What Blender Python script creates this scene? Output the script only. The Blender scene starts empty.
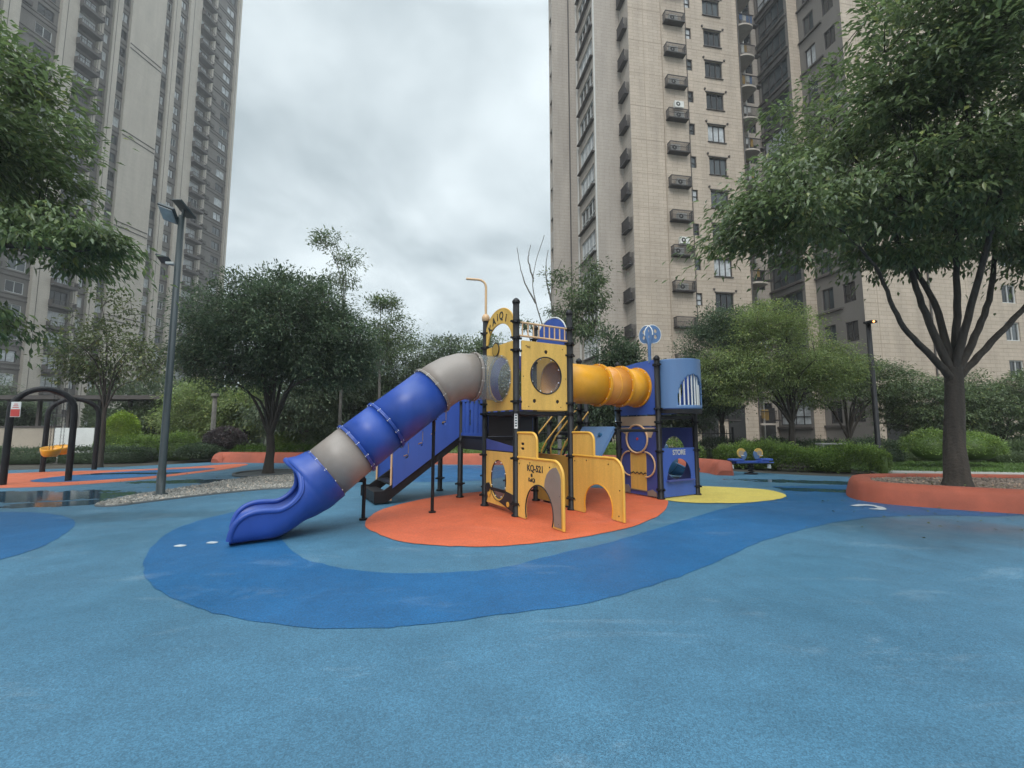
import bpy, bmesh, math, random
import numpy as np
from mathutils import Vector, Matrix
R = math.radians
random.seed(7)
S = bpy.context.scene
C = S.collection

# ------------------------------------------------------------------ camera, sky, sun, exposure
cd = bpy.data.cameras.new('camera'); cam = bpy.data.objects.new('camera', cd); C.objects.link(cam)
cam.location = (0, 0, 1.5); cam.rotation_euler = (R(90) + math.atan(43.6/439), 0, 0)
cd.sensor_width = 36; cd.lens = 439/1024*36; cd.clip_start = .05; cd.clip_end = 3000
S.camera = cam
SUN_EL = R(46)
w = bpy.data.worlds.new('World'); S.world = w; w.use_nodes = True
nt = w.node_tree; nt.nodes.clear()
def N(nt, t, **k):
    n = nt.nodes.new(t)
    for a, b in k.items(): setattr(n, a, b)
    return n
out = N(nt, 'ShaderNodeOutputWorld'); bg = N(nt, 'ShaderNodeBackground'); bg.inputs[1].default_value = .1
sky = N(nt, 'ShaderNodeTexSky', sky_type='NISHITA'); sky.sun_disc = False
sky.sun_elevation = SUN_EL; sky.sun_rotation = R(192)
tc = N(nt, 'ShaderNodeTexCoord')
sep = N(nt, 'ShaderNodeSeparateXYZ'); nt.links.new(tc.outputs['Generated'], sep.inputs[0])
# cloud deck: project direction on a flat layer  (x/z, y/z)
mz = N(nt, 'ShaderNodeMath', operation='ADD'); mz.inputs[1].default_value = .22; nt.links.new(sep.outputs[2], mz.inputs[0])
mx = N(nt, 'ShaderNodeMath', operation='MAXIMUM'); mx.inputs[1].default_value = .12; nt.links.new(mz.outputs[0], mx.inputs[0])
dx = N(nt, 'ShaderNodeMath', operation='DIVIDE'); nt.links.new(sep.outputs[0], dx.inputs[0]); nt.links.new(mx.outputs[0], dx.inputs[1])
dy = N(nt, 'ShaderNodeMath', operation='DIVIDE'); nt.links.new(sep.outputs[1], dy.inputs[0]); nt.links.new(mx.outputs[0], dy.inputs[1])
cb = N(nt, 'ShaderNodeCombineXYZ'); nt.links.new(dx.outputs[0], cb.inputs[0]); nt.links.new(dy.outputs[0], cb.inputs[1])
nz = N(nt, 'ShaderNodeTexNoise'); nz.inputs['Scale'].default_value = 1.5; nz.inputs['Detail'].default_value = 6; nz.inputs['Roughness'].default_value = .5
nz.inputs['Distortion'].default_value = .25
nt.links.new(cb.outputs[0], nz.inputs['Vector'])
cr = N(nt, 'ShaderNodeValToRGB'); nt.links.new(nz.outputs['Fac'], cr.inputs[0])
cr.color_ramp.elements[0].position = .38; cr.color_ramp.elements[0].color = (3.6, 4.25, 4.55, 1)
cr.color_ramp.elements[1].position = .62; cr.color_ramp.elements[1].color = (7.0, 7.75, 8.05, 1)
# overcast skies brighten towards the zenith; boosted above the view as added fill light
zr = N(nt, 'ShaderNodeMapRange'); zr.inputs['From Min'].default_value = .72; zr.inputs['From Max'].default_value = .98; zr.inputs['To Min'].default_value = 1; zr.inputs['To Max'].default_value = 4.6
nt.links.new(sep.outputs[2], zr.inputs['Value'])
vm = N(nt, 'ShaderNodeVectorMath', operation='SCALE'); nt.links.new(cr.outputs[0], vm.inputs[0]); nt.links.new(zr.outputs[0], vm.inputs['Scale'])
mi = N(nt, 'ShaderNodeMix', data_type='RGBA'); mi.inputs[0].default_value = .93
nt.links.new(sky.outputs[0], mi.inputs[6]); nt.links.new(vm.outputs[0], mi.inputs[7])
nt.links.new(mi.outputs[2], bg.inputs[0]); nt.links.new(bg.outputs[0], out.inputs[0])
sd = bpy.data.lights.new('sun', 'SUN'); sd.energy = 1.5; sd.angle = R(32); sd.color = (1, .97, .93)
sun = bpy.data.objects.new('sun', sd); C.objects.link(sun); sun.rotation_euler = (R(90) - SUN_EL, 0, R(-12))
S.view_settings.view_transform = 'Standard'; S.view_settings.look = 'None'; S.view_settings.gamma = 1
S.view_settings.exposure = 0.48; S.view_settings.use_curve_mapping = False
S.render.engine = 'CYCLES'; S.cycles.max_bounces = 7; S.cycles.transparent_max_bounces = 12

# ------------------------------------------------------------------ projection helper: photo pixel -> real place (camera geometry solved from the photo)
F_ = 439.; P_ = math.atan(43.6/F_); CP, SP = math.cos(P_), math.sin(P_)
def ray(px, py):
    u = (px - 512)/F_; v = (384 - py)/F_
    return (u, CP - v*SP, SP + v*CP)
def G(px, py, z=0.):
    r = ray(px, py); t = (z - 1.5)/r[2]; return (r[0]*t, r[1]*t)
def AT(px, Y, py=428):
    r = ray(px, py); k = Y/r[1]; return (r[0]*k, Y, 1.5 + r[2]*k)

# ------------------------------------------------------------------ materials
MATS = {}
def lnk(nt, a, b): nt.links.new(a, b)
def mat(name, col, rough=.6, var=.15, scale=3., bump=0., bscale=60., metal=0., spec=.5, fine=0., coat=0., streak=False):
    if name in MATS: return MATS[name]
    m = bpy.data.materials.new(name); m.use_nodes = True; t = m.node_tree
    b = t.nodes['Principled BSDF']; b.inputs['Metallic'].default_value = metal
    b.inputs['Specular IOR Level'].default_value = spec; b.inputs['Coat Weight'].default_value = coat
    tc = N(t, 'ShaderNodeTexCoord'); src = tc.outputs['Object']
    if streak:
        mp = N(t, 'ShaderNodeMapping'); mp.inputs['Scale'].default_value = (1, 1, .12); lnk(t, src, mp.inputs[0]); s2 = mp.outputs[0]
    else: s2 = src
    n = N(t, 'ShaderNodeTexNoise'); n.inputs['Scale'].default_value = scale; n.inputs['Detail'].default_value = 6; n.inputs['Roughness'].default_value = .65
    lnk(t, s2, n.inputs['Vector'])
    r = N(t, 'ShaderNodeValToRGB'); lnk(t, n.outputs['Fac'], r.inputs[0])
    r.color_ramp.elements[0].position = .3; r.color_ramp.elements[1].position = .72
    r.color_ramp.elements[0].color = (*[max(0, c*(1-var)) for c in col], 1); r.color_ramp.elements[1].color = (*[min(1, c*(1+var)) for c in col], 1)
    last = r.outputs[0]
    if fine:
        n2 = N(t, 'ShaderNodeTexNoise'); n2.inputs['Scale'].default_value = bscale; n2.inputs['Detail'].default_value = 2; lnk(t, src, n2.inputs['Vector'])
        mr = N(t, 'ShaderNodeMapRange'); mr.inputs['From Min'].default_value = .3; mr.inputs['From Max'].default_value = .7
        mr.inputs['To Min'].default_value = 1-fine; mr.inputs['To Max'].default_value = 1+fine; lnk(t, n2.outputs['Fac'], mr.inputs[0])
        v = N(t, 'ShaderNodeVectorMath', operation='SCALE'); lnk(t, last, v.inputs[0]); lnk(t, mr.outputs[0], v.inputs['Scale']); last = v.outputs[0]
    lnk(t, last, b.inputs['Base Color'])
    mr = N(t, 'ShaderNodeMapRange'); mr.inputs['To Min'].default_value = max(.02, rough-.12); mr.inputs['To Max'].default_value = min(1, rough+.12); lnk(t, n.outputs['Fac'], mr.inputs[0]); lnk(t, mr.outputs[0], b.inputs['Roughness'])
    if bump:
        n3 = N(t, 'ShaderNodeTexNoise'); n3.inputs['Scale'].default_value = bscale; n3.inputs['Detail'].default_value = 3; lnk(t, src, n3.inputs['Vector'])
        bp = N(t, 'ShaderNodeBump'); bp.inputs['Strength'].default_value = bump; bp.inputs['Distance'].default_value = .02; lnk(t, n3.outputs['Fac'], bp.inputs['Height']); lnk(t, bp.outputs[0], b.inputs['Normal'])
    MATS[name] = m; return m

def rubber(name, col, wet=.5, var=.12, puddles_and_shade=(), pale=.25, fine=.28, damps=()):
    """poured rubber granules: fine speckle, worn pale scuffs, damp (smoother, darker) blotches, puddles (one a painted shadow streak) with their own outlines"""
    m = bpy.data.materials.new(name); m.use_nodes = True; t = m.node_tree; b = t.nodes['Principled BSDF']
    g = N(t, 'ShaderNodeNewGeometry'); pos = g.outputs['Position']
    def noise(s, d=4, ro=.6, vec=pos, dist=0):
        n = N(t, 'ShaderNodeTexNoise'); n.inputs['Scale'].default_value = s; n.inputs['Detail'].default_value = d; n.inputs['Roughness'].default_value = ro; n.inputs['Distortion'].default_value = dist; lnk(t, vec, n.inputs['Vector']); return n.outputs['Fac']
    def mr(x, a, b_, c, d):
        n = N(t, 'ShaderNodeMapRange'); 
        for k, v in zip(('From Min', 'From Max', 'To Min', 'To Max'), (a, b_, c, d)): n.inputs[k].default_value = v
        lnk(t, x, n.inputs['Value']); return n.outputs[0]
    def math_(op, a, b_=None):
        n = N(t, 'ShaderNodeMath', operation=op)
        for i, v in enumerate((a, b_)):
            if v is None: continue
            if isinstance(v, (int, float)): n.inputs[i].default_value = v
            else: lnk(t, v, n.inputs[i])
        return n.outputs[0]
    big = noise(.45, 6, .6, dist=.4); mid = noise(2.2, 6, .7)
    vo = N(t, 'ShaderNodeTexVoronoi'); vo.inputs['Scale'].default_value = 150; lnk(t, pos, vo.inputs['Vector'])
    gran = N(t, 'ShaderNodeSeparateColor'); lnk(t, vo.outputs['Color'], gran.inputs[0])
    f1 = mr(gran.outputs[0], 0, 1, 1-fine, 1+fine)
    f2 = mr(big, .3, .7, 1-var, 1+var); f3 = mr(mid, .3, .7, 1-var*.9, 1+var*.9)
    f4 = mr(noise(38, 3, .7), .3, .7, .86, 1.14); f5 = mr(noise(9, 6, .75), .62, .8, 1., .72)
    f = math_('MULTIPLY', math_('MULTIPLY', f1, math_('MULTIPLY', f4, f5)), math_('MULTIPLY', f2, f3))
    mp = N(t, 'ShaderNodeMapping'); mp.inputs['Rotation'].default_value = (0, 0, .5); mp.inputs['Scale'].default_value = (.5, 1.5, 1); lnk(t, pos, mp.inputs[0])
    sc = mr(noise(1.3, 8, .72, mp.outputs[0], .6), .56, .8, 0, pale)
    col0 = N(t, 'ShaderNodeRGB'); col0.outputs[0].default_value = (*col, 1)
    mx = N(t, 'ShaderNodeMix', data_type='RGBA'); lnk(t, sc, mx.inputs[0]); lnk(t, col0.outputs[0], mx.inputs[6]); mx.inputs[7].default_value = (.42, .5, .54, 1)
    v = N(t, 'ShaderNodeVectorMath', operation='SCALE'); lnk(t, mx.outputs[2], v.inputs[0]); lnk(t, f, v.inputs['Scale'])
    rough = mr(noise(.35, 5, .6), .38, .62, wet, min(.8, wet+.3))
    last = v.outputs[0]; bstr = None
    edge = noise(2.0, 4, .6)
    pm = None
    sx = N(t, 'ShaderNodeSeparateXYZ'); lnk(t, pos, sx.inputs[0])
    for (cx, cy, rx, ry, ang) in puddles_and_shade:
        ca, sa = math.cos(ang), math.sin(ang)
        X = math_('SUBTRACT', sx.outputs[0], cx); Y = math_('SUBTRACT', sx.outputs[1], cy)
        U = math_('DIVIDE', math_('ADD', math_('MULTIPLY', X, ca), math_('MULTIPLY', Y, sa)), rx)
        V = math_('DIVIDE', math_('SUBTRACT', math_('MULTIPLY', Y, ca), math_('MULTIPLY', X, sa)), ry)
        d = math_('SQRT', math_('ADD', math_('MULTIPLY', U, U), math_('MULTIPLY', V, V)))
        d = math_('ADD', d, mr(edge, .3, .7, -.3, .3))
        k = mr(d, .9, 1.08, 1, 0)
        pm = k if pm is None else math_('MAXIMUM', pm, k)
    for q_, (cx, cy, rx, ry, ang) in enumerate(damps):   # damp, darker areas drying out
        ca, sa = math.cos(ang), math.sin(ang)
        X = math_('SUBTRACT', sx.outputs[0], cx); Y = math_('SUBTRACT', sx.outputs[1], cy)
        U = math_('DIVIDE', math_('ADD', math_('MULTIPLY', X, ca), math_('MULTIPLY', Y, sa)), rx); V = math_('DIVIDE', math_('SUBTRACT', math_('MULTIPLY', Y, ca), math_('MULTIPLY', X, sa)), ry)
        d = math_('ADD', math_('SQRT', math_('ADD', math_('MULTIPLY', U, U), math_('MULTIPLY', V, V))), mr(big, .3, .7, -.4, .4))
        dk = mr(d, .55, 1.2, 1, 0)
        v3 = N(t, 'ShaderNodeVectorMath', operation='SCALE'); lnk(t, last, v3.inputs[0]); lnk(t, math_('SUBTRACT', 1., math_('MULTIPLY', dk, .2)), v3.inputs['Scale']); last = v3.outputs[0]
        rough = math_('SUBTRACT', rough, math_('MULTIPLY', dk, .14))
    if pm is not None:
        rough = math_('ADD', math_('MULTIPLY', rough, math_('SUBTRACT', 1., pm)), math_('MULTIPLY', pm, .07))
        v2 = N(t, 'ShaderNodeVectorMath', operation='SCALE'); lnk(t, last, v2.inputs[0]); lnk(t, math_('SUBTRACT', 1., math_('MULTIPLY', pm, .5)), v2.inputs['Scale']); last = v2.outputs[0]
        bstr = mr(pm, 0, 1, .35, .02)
    lnk(t, last, b.inputs['Base Color']); lnk(t, rough, b.inputs['Roughness'])
    bp = N(t, 'ShaderNodeBump'); bp.inputs['Strength'].default_value = .35; bp.inputs['Distance'].default_value = .006
    if bstr is not None: lnk(t, bstr, bp.inputs['Strength'])
    lnk(t, math_('ADD', gran.outputs[1], math_('MULTIPLY', mid, 3.)), bp.inputs['Height']); lnk(t, bp.outputs[0], b.inputs['Normal'])
    return m

def brick(name, c1, c2, mortar, bw=.6, rh=.2, rough=.75, var=.1, msize=.01, stain=.25):
    m = bpy.data.materials.new(name); m.use_nodes = True; t = m.node_tree; b = t.nodes['Principled BSDF']
    tc = N(t, 'ShaderNodeTexCoord'); sx = N(t, 'ShaderNodeSeparateXYZ'); lnk(t, tc.outputs['Object'], sx.inputs[0])
    ad = N(t, 'ShaderNodeMath', operation='ADD'); lnk(t, sx.outputs[0], ad.inputs[0]); lnk(t, sx.outputs[1], ad.inputs[1])
    cb = N(t, 'ShaderNodeCombineXYZ'); lnk(t, ad.outputs[0], cb.inputs[0]); lnk(t, sx.outputs[2], cb.inputs[1])
    bt = N(t, 'ShaderNodeTexBrick'); lnk(t, cb.outputs[0], bt.inputs['Vector'])
    bt.inputs['Scale'].default_value = 1; bt.inputs['Brick Width'].default_value = bw; bt.inputs['Row Height'].default_value = rh; bt.inputs['Mortar Size'].default_value = msize
    bt.inputs['Color1'].default_value = (*c1, 1); bt.inputs['Color2'].default_value = (*c2, 1); bt.inputs['Mortar'].default_value = (*mortar, 1)
    mp = N(t, 'ShaderNodeMapping'); mp.inputs['Scale'].default_value = (1, 1, .15); lnk(t, tc.outputs['Object'], mp.inputs[0])
    n = N(t, 'ShaderNodeTexNoise'); n.inputs['Scale'].default_value = .8; n.inputs['Detail'].default_value = 8; n.inputs['Roughness'].default_value = .65; lnk(t, mp.outputs[0], n.inputs['Vector'])
    mr = N(t, 'ShaderNodeMapRange'); mr.inputs['From Min'].default_value = .3; mr.inputs['From Max'].default_value = .7; mr.inputs['To Min'].default_value = 1-stain; mr.inputs['To Max'].default_value = 1+stain*.6; lnk(t, n.outputs['Fac'], mr.inputs[0])
    v = N(t, 'ShaderNodeVectorMath', operation='SCALE'); lnk(t, bt.outputs['Color'], v.inputs[0]); lnk(t, mr.outputs[0], v.inputs['Scale'])
    lnk(t, v.outputs[0], b.inputs['Base Color']); b.inputs['Roughness'].default_value = rough
    MATS[name] = m; return m

def leafmat(name, dark, light, rough=.45, trans=.22, spec=.4):
    m = bpy.data.materials.new(name); m.use_nodes = True; t = m.node_tree; b = t.nodes['Principled BSDF']
    g = N(t, 'ShaderNodeNewGeometry'); r = N(t, 'ShaderNodeValToRGB'); lnk(t, g.outputs['Random Per Island'], r.inputs[0])
    r.color_ramp.elements[0].color = (*dark, 1); r.color_ramp.elements[1].color = (*light, 1)
    e = r.color_ramp.elements.new(.93); e.color = (*[l*.75+d*.25 for l, d in zip(light, dark)], 1); r.color_ramp.elements[2].color = (light[0]*1.5, light[1]*1.2, light[2], 1)
    n = N(t, 'ShaderNodeTexNoise'); n.inputs['Scale'].default_value = 1.1; n.inputs['Detail'].default_value = 3; lnk(t, g.outputs['Position'], n.inputs['Vector'])
    mr = N(t, 'ShaderNodeMapRange'); mr.inputs['From Min'].default_value = .3; mr.inputs['From Max'].default_value = .7; mr.inputs['To Min'].default_value = .7; mr.inputs['To Max'].default_value = 1.35; lnk(t, n.outputs['Fac'], mr.inputs[0])
    v = N(t, 'ShaderNodeVectorMath', operation='SCALE'); lnk(t, r.outputs[0], v.inputs[0]); lnk(t, mr.outputs[0], v.inputs['Scale'])
    lnk(t, v.outputs[0], b.inputs['Base Color']); b.inputs['Roughness'].default_value = rough; b.inputs['Specular IOR Level'].default_value = spec
    tr = N(t, 'ShaderNodeBsdfTranslucent'); v2 = N(t, 'ShaderNodeVectorMath', operation='SCALE'); v2.inputs['Scale'].default_value = 1.5; lnk(t, v.outputs[0], v2.inputs[0]); lnk(t, v2.outputs[0], tr.inputs[0])
    ms = N(t, 'ShaderNodeMixShader'); ms.inputs[0].default_value = trans; lnk(t, b.outputs[0], ms.inputs[1]); lnk(t, tr.outputs[0], ms.inputs[2])
    lnk(t, ms.outputs[0], t.nodes['Material Output'].inputs[0]); MATS[name] = m; return m

def clearmat(name, tint, alpha, rough=.08):
    m = bpy.data.materials.new(name); m.use_nodes = True; t = m.node_tree; b = t.nodes['Principled BSDF']
    b.inputs['Base Color'].default_value = (*tint, 1); b.inputs['Roughness'].default_value = rough
    tr = N(t, 'ShaderNodeBsdfTransparent'); tr.inputs[0].default_value = (*[.5+.5*c for c in tint], 1)
    n = N(t, 'ShaderNodeTexNoise'); n.inputs['Scale'].default_value = 1.5; n.inputs['Detail'].default_value = 2
    tc = N(t, 'ShaderNodeTexCoord'); lnk(t, tc.outputs['Object'], n.inputs['Vector'])
    mr = N(t, 'ShaderNodeMapRange'); mr.inputs['From Min'].default_value = .3; mr.inputs['From Max'].default_value = .7; mr.inputs['To Min'].default_value = alpha-.03; mr.inputs['To Max'].default_value = alpha+.03; lnk(t, n.outputs['Fac'], mr.inputs[0])
    ms = N(t, 'ShaderNodeMixShader'); lnk(t, mr.outputs[0], ms.inputs[0]); lnk(t, tr.outputs[0], ms.inputs[1]); lnk(t, b.outputs[0], ms.inputs[2])
    lnk(t, ms.outputs[0], t.nodes['Material Output'].inputs[0]); MATS[name] = m; return m

M = MATS
mat('black_metal', (.011, .011, .013), .5, .3, 5, spec=.28)
mat('dark_green_metal', (.035, .05, .055), .45, .2, 3)
mat('blue_plastic', (.018, .062, .31), .42, .2, 1.8, bump=.05, bscale=8, streak=True)
mat('grey_plastic', (.25, .215, .19), .46, .12, 2., bump=.04, bscale=8)
mat('yellow_plastic', (.72, .33, .02), .36, .14, 2.2, bump=.04, bscale=8)
mat('orange_plastic', (.62, .2, .04), .35, .14, 2.2)
mat('yellow_panel', (.70, .425, .095), .5, .2, 3., fine=.06, bscale=40, streak=True)
mat('ochre_panel', (.40, .25, .05), .5, .15, 3., streak=True)
mat('grey_panel', (.22, .18, .15), .5, .1, 3.)
mat('sand_panel', (.40, .31, .22), .5, .1, 3.)
mat('blue_panel', (.04, .10, .40), .45, .14, 2.5, streak=True)
mat('slate_blue_panel', (.10, .19, .36), .45, .1, 2.5, streak=True)
mat('violet_blue_panel', (.055, .075, .28), .45, .15, 2.5, streak=True)
mat('black_panel', (.018, .016, .018), .55, .3, 4)
mat('yellow_pipe', (.68, .38, .06), .35, .08, 4)
mat('pink_pipe', (.62, .40, .22), .4, .1, 4)
mat('white_paint', (.65, .66, .64), .4, .08, 3)
mat('bolt_metal', (.75, .74, .7), .3, .1, 5, metal=.3)
mat('ink', (.03, .028, .025), .6, .2, 9)
mat('teal_plastic', (.015, .08, .17), .35, .15, 2.)
mat('red_paint', (.5, .05, .04), .5)
mat('bark', (.045, .037, .030), .9, .5, 9, bump=1., bscale=22, streak=True)
mat('pale_bark', (.13, .12, .105), .85, .35, 6, bump=.7, bscale=30)
mat('soil', (.05, .045, .035), .95, .35, 1.2, bump=.6, bscale=30)
mat('lawn_base', (.05, .09, .025), .9, .3, 1.5, bump=.5, bscale=60, fine=.3)
mat('orange_kerb', (.34, .082, .045), .75, .3, 1.1, bump=.35, bscale=160, fine=.2)
mat('concrete', (.32, .31, .29), .7, .15, 1.4, bump=.2, bscale=50)
mat('stone_kerb', (.07, .08, .085), .5, .2, 4)
mat('beige_render', (.36, .31, .25), .8, .15, .8)
mat('dark_facade', (.145, .132, .12), .75, .14, .3, streak=True)
mat('slab_dark', (.07, .06, .055), .7, .15, .6)
mat('window_frame', (.035, .03, .03), .5, .2, 3)
mat('window_frame_white', (.55, .56, .55), .5, .1, 3)
mat('ac_white', (.6, .6, .57), .5, .08, 3)
mat('pipe_white', (.5, .49, .46), .6, .1, 1)
mat('sky_glass', (.05, .06, .065), .06, .3, .5, spec=.8)
mat('dim_glass', (.02, .022, .024), .1, .4, .5, spec=.6)
mat('pale_glass', (.42, .44, .45), .12, .5, 1.2, spec=.6)  # pale panes for curtains; also painted as bright reflections on the bay windows
mat('interior_dark', (.02, .02, .02), .9, .3, 1)
brick('left_beige', (.45, .405, .345), (.425, .38, .325), (.37, .33, .28), 1.2, .3, stain=.16)
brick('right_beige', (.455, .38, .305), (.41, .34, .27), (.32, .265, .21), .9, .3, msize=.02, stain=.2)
brick('right_shade', (.385, .34, .295), (.37, .325, .28), (.29, .25, .215), .9, .3, msize=.015, stain=.2)  # greyer copy of right_beige; the set-back walls' shade is in its colour
mat('wall_joint', (.36, .295, .23), .8, .2, 1)
leafmat('leaf_big', (.06, .09, .036), (.16, .215, .085), .32, .38, .5)
leafmat('leaf_left', (.06, .095, .036), (.165, .225, .08), .32, .38, .5)
leafmat('leaf_osmanthus', (.045, .07, .042), (.115, .165, .085), .45, .28, .3)
leafmat('leaf_bright', (.11, .155, .05), (.24, .30, .10), .4, .35)
leafmat('leaf_yellow', (.14, .22, .02), (.30, .40, .06))
leafmat('leaf_mid', (.06, .095, .042), (.15, .20, .085), .4, .28)
leafmat('leaf_far', (.06, .09, .052), (.145, .185, .10), .4, .28)
leafmat('leaf_purple', (.05, .042, .045), (.15, .12, .12), trans=.2)
leafmat('leaf_red', (.06, .085, .032), (.15, .175, .065))
leafmat('leaf_hedge', (.085, .14, .032), (.23, .33, .08), .38, .32)
leafmat('leaf_grass', (.06, .12, .02), (.13, .22, .05))
clearmat('clear_plastic', (.62, .66, .68), .13, .05)
clearmat('smoky_bubble', (.3, .32, .34), .18)
clearmat('amber_plastic', (.82, .36, .07), .72, .2)

# ------------------------------------------------------------------ mesh building
def finish(o, parent):
    C.objects.link(o)
    if parent is not None: o.parent = parent
    return o
def rootpos(p):
    v = Vector((0, 0, 0))
    while p is not None:
        v += p.location; p = p.parent
    return v
class MB:
    def __init__(s): s.v = []; s.f = []; s.m = []; s.s = []
    def add(s, vs, fs, mi=0, smooth=False):
        b = len(s.v); s.v += [tuple(x) for x in vs]; s.f += [tuple(b+i for i in f) for f in fs]; s.m += [mi]*len(fs); s.s += [smooth]*len(fs); return s
    def box(s, c, size, ex=(1, 0), mi=0, rot=None):
        a = Vector((ex[0], ex[1], 0)).normalized(); b = Vector((-a.y, a.x, 0)); k = Vector((0, 0, 1))
        if rot is not None: a, b, k = [rot @ q for q in (a, b, k)]
        c = Vector(c); h = [q/2 for q in size]
        vs = [c + a*(x*h[0]) + b*(y*h[1]) + k*(z*h[2]) for x in (-1, 1) for y in (-1, 1) for z in (-1, 1)]
        return s.add(vs, [(0, 1, 3, 2), (4, 6, 7, 5), (0, 4, 5, 1), (2, 3, 7, 6), (0, 2, 6, 4), (1, 5, 7, 3)], mi)
    def tube(s, pts, r, n=12, mi=0, cap=True, closed=False, smooth=True):
        pts = [Vector(p) for p in pts]; rs = r if isinstance(r, (list, tuple)) else [r]*len(pts)
        L = len(pts); vs = []; prev = None
        for i, p in enumerate(pts):
            if closed: t = pts[(i+1) % L] - pts[i-1]
            else: t = pts[min(i+1, L-1)] - pts[max(i-1, 0)]
            if t.length < 1e-9: t = Vector((0, 0, 1))
            t.normalize()
            if prev is None:
                a = t.orthogonal().normalized() if abs(t.z) < .9 else Vector((1, 0, 0)) - t*t.x
                if abs(t.z) < .9: a = Vector((0, 0, 1)) - t*t.z
                a.normalize()
            else:
                a = prev - t*prev.dot(t); a.normalize()
            prev = a; b = t.cross(a)
            vs += [p + (a*math.cos(2*math.pi*k/n) + b*math.sin(2*math.pi*k/n))*rs[i] for k in range(n)]
        fs = []
        for i in range(L if closed else L-1):
            j = (i+1) % L
            fs += [(i*n+k, i*n+(k+1) % n, j*n+(k+1) % n, j*n+k) for k in range(n)]
        s.add(vs, fs, mi, smooth)
        if cap and not closed:
            s.add(vs[:n], [tuple(range(n))[::-1]], mi); s.add(vs[-n:], [tuple(range(n))], mi)
        return s
    def lathe(s, c, prof, n=20, mi=0, smooth=True):
        vs = [(c[0]+r*math.cos(2*math.pi*k/n), c[1]+r*math.sin(2*math.pi*k/n), c[2]+z) for r, z in prof for k in range(n)]
        fs = [(i*n+k, i*n+(k+1) % n, (i+1)*n+(k+1) % n, (i+1)*n+k) for i in range(len(prof)-1) for k in range(n)]
        return s.add(vs, fs, mi, smooth)
    def ball(s, c, r, mi=0, n=10):
        prof = [(r*math.sin(math.pi*i/8)+1e-5, -r*math.cos(math.pi*i/8)) for i in range(9)]
        return s.lathe(c, prof, n, mi)
    def merge(s, me, matx, mi=0):
        b = len(s.v); s.v += [tuple(matx @ v.co) for v in me.vertices]
        for p in me.polygons: s.f.append(tuple(b+i for i in p.vertices)); s.m.append(mi); s.s.append(False)
        return s
    def build(s, name, mats, parent=None, loc=None, bevel=0, solid=0):
        if not isinstance(mats, (list, tuple)): mats = [mats]
        off = rootpos(parent) if parent else Vector((0, 0, 0))
        if loc is not None: off = off + Vector(loc)
        me = bpy.data.meshes.new(name); me.from_pydata([(x-off.x, y-off.y, z-off.z) for x, y, z in s.v], [], s.f)
        for m_ in mats: me.materials.append(M[m_] if isinstance(m_, str) else m_)
        me.polygons.foreach_set('material_index', s.m); me.polygons.foreach_set('use_smooth', s.s); me.update()
        o = bpy.data.objects.new(name, me); finish(o, parent)
        if loc is not None: o.location = loc
        if solid:
            q = o.modifiers.new('solid', 'SOLIDIFY'); q.thickness = solid; q.offset = 0
        if bevel:
            q = o.modifiers.new('bevel', 'BEVEL'); q.width = bevel; q.segments = 2; q.limit_method = 'ANGLE'
        return o
def tag(o, label=None, cat=None, group=None, kind=None):
    if label: o['label'] = label
    if cat: o['category'] = cat
    if group: o['group'] = group
    if kind: o['kind'] = kind
    return o
def empty(name, loc, label, cat, group=None, rz=0):
    o = bpy.data.objects.new(name, None); C.objects.link(o); o.location = loc; o.rotation_euler = (0, 0, rz); o.empty_display_size = .2
    return tag(o, label, cat, group)
def npmesh(name, V, Fc, mats, parent=None, smooth=False, mi=None):
    V = np.asarray(V, dtype=np.float32).reshape(-1, 3)
    off = rootpos(parent) if parent else Vector((0, 0, 0))
    V = V - np.array(off, dtype=np.float32)
    Fc = np.asarray(Fc, dtype=np.int32); k = Fc.shape[1]
    me = bpy.data.meshes.new(name); me.vertices.add(len(V)); me.vertices.foreach_set('co', V.ravel())
    me.loops.add(Fc.size); me.loops.foreach_set('vertex_index', Fc.ravel())
    me.polygons.add(len(Fc)); me.polygons.foreach_set('loop_start', np.arange(0, Fc.size, k, dtype=np.int32)); me.polygons.foreach_set('loop_total', np.full(len(Fc), k, dtype=np.int32))
    for m_ in (mats if isinstance(mats, (list, tuple)) else [mats]): me.materials.append(M[m_])
    if mi is not None: me.polygons.foreach_set('material_index', np.asarray(mi, dtype=np.int32))
    me.update(calc_edges=True)
    if smooth: me.polygons.foreach_set('use_smooth', [True]*len(Fc))
    o = bpy.data.objects.new(name, me); return finish(o, parent)

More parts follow.
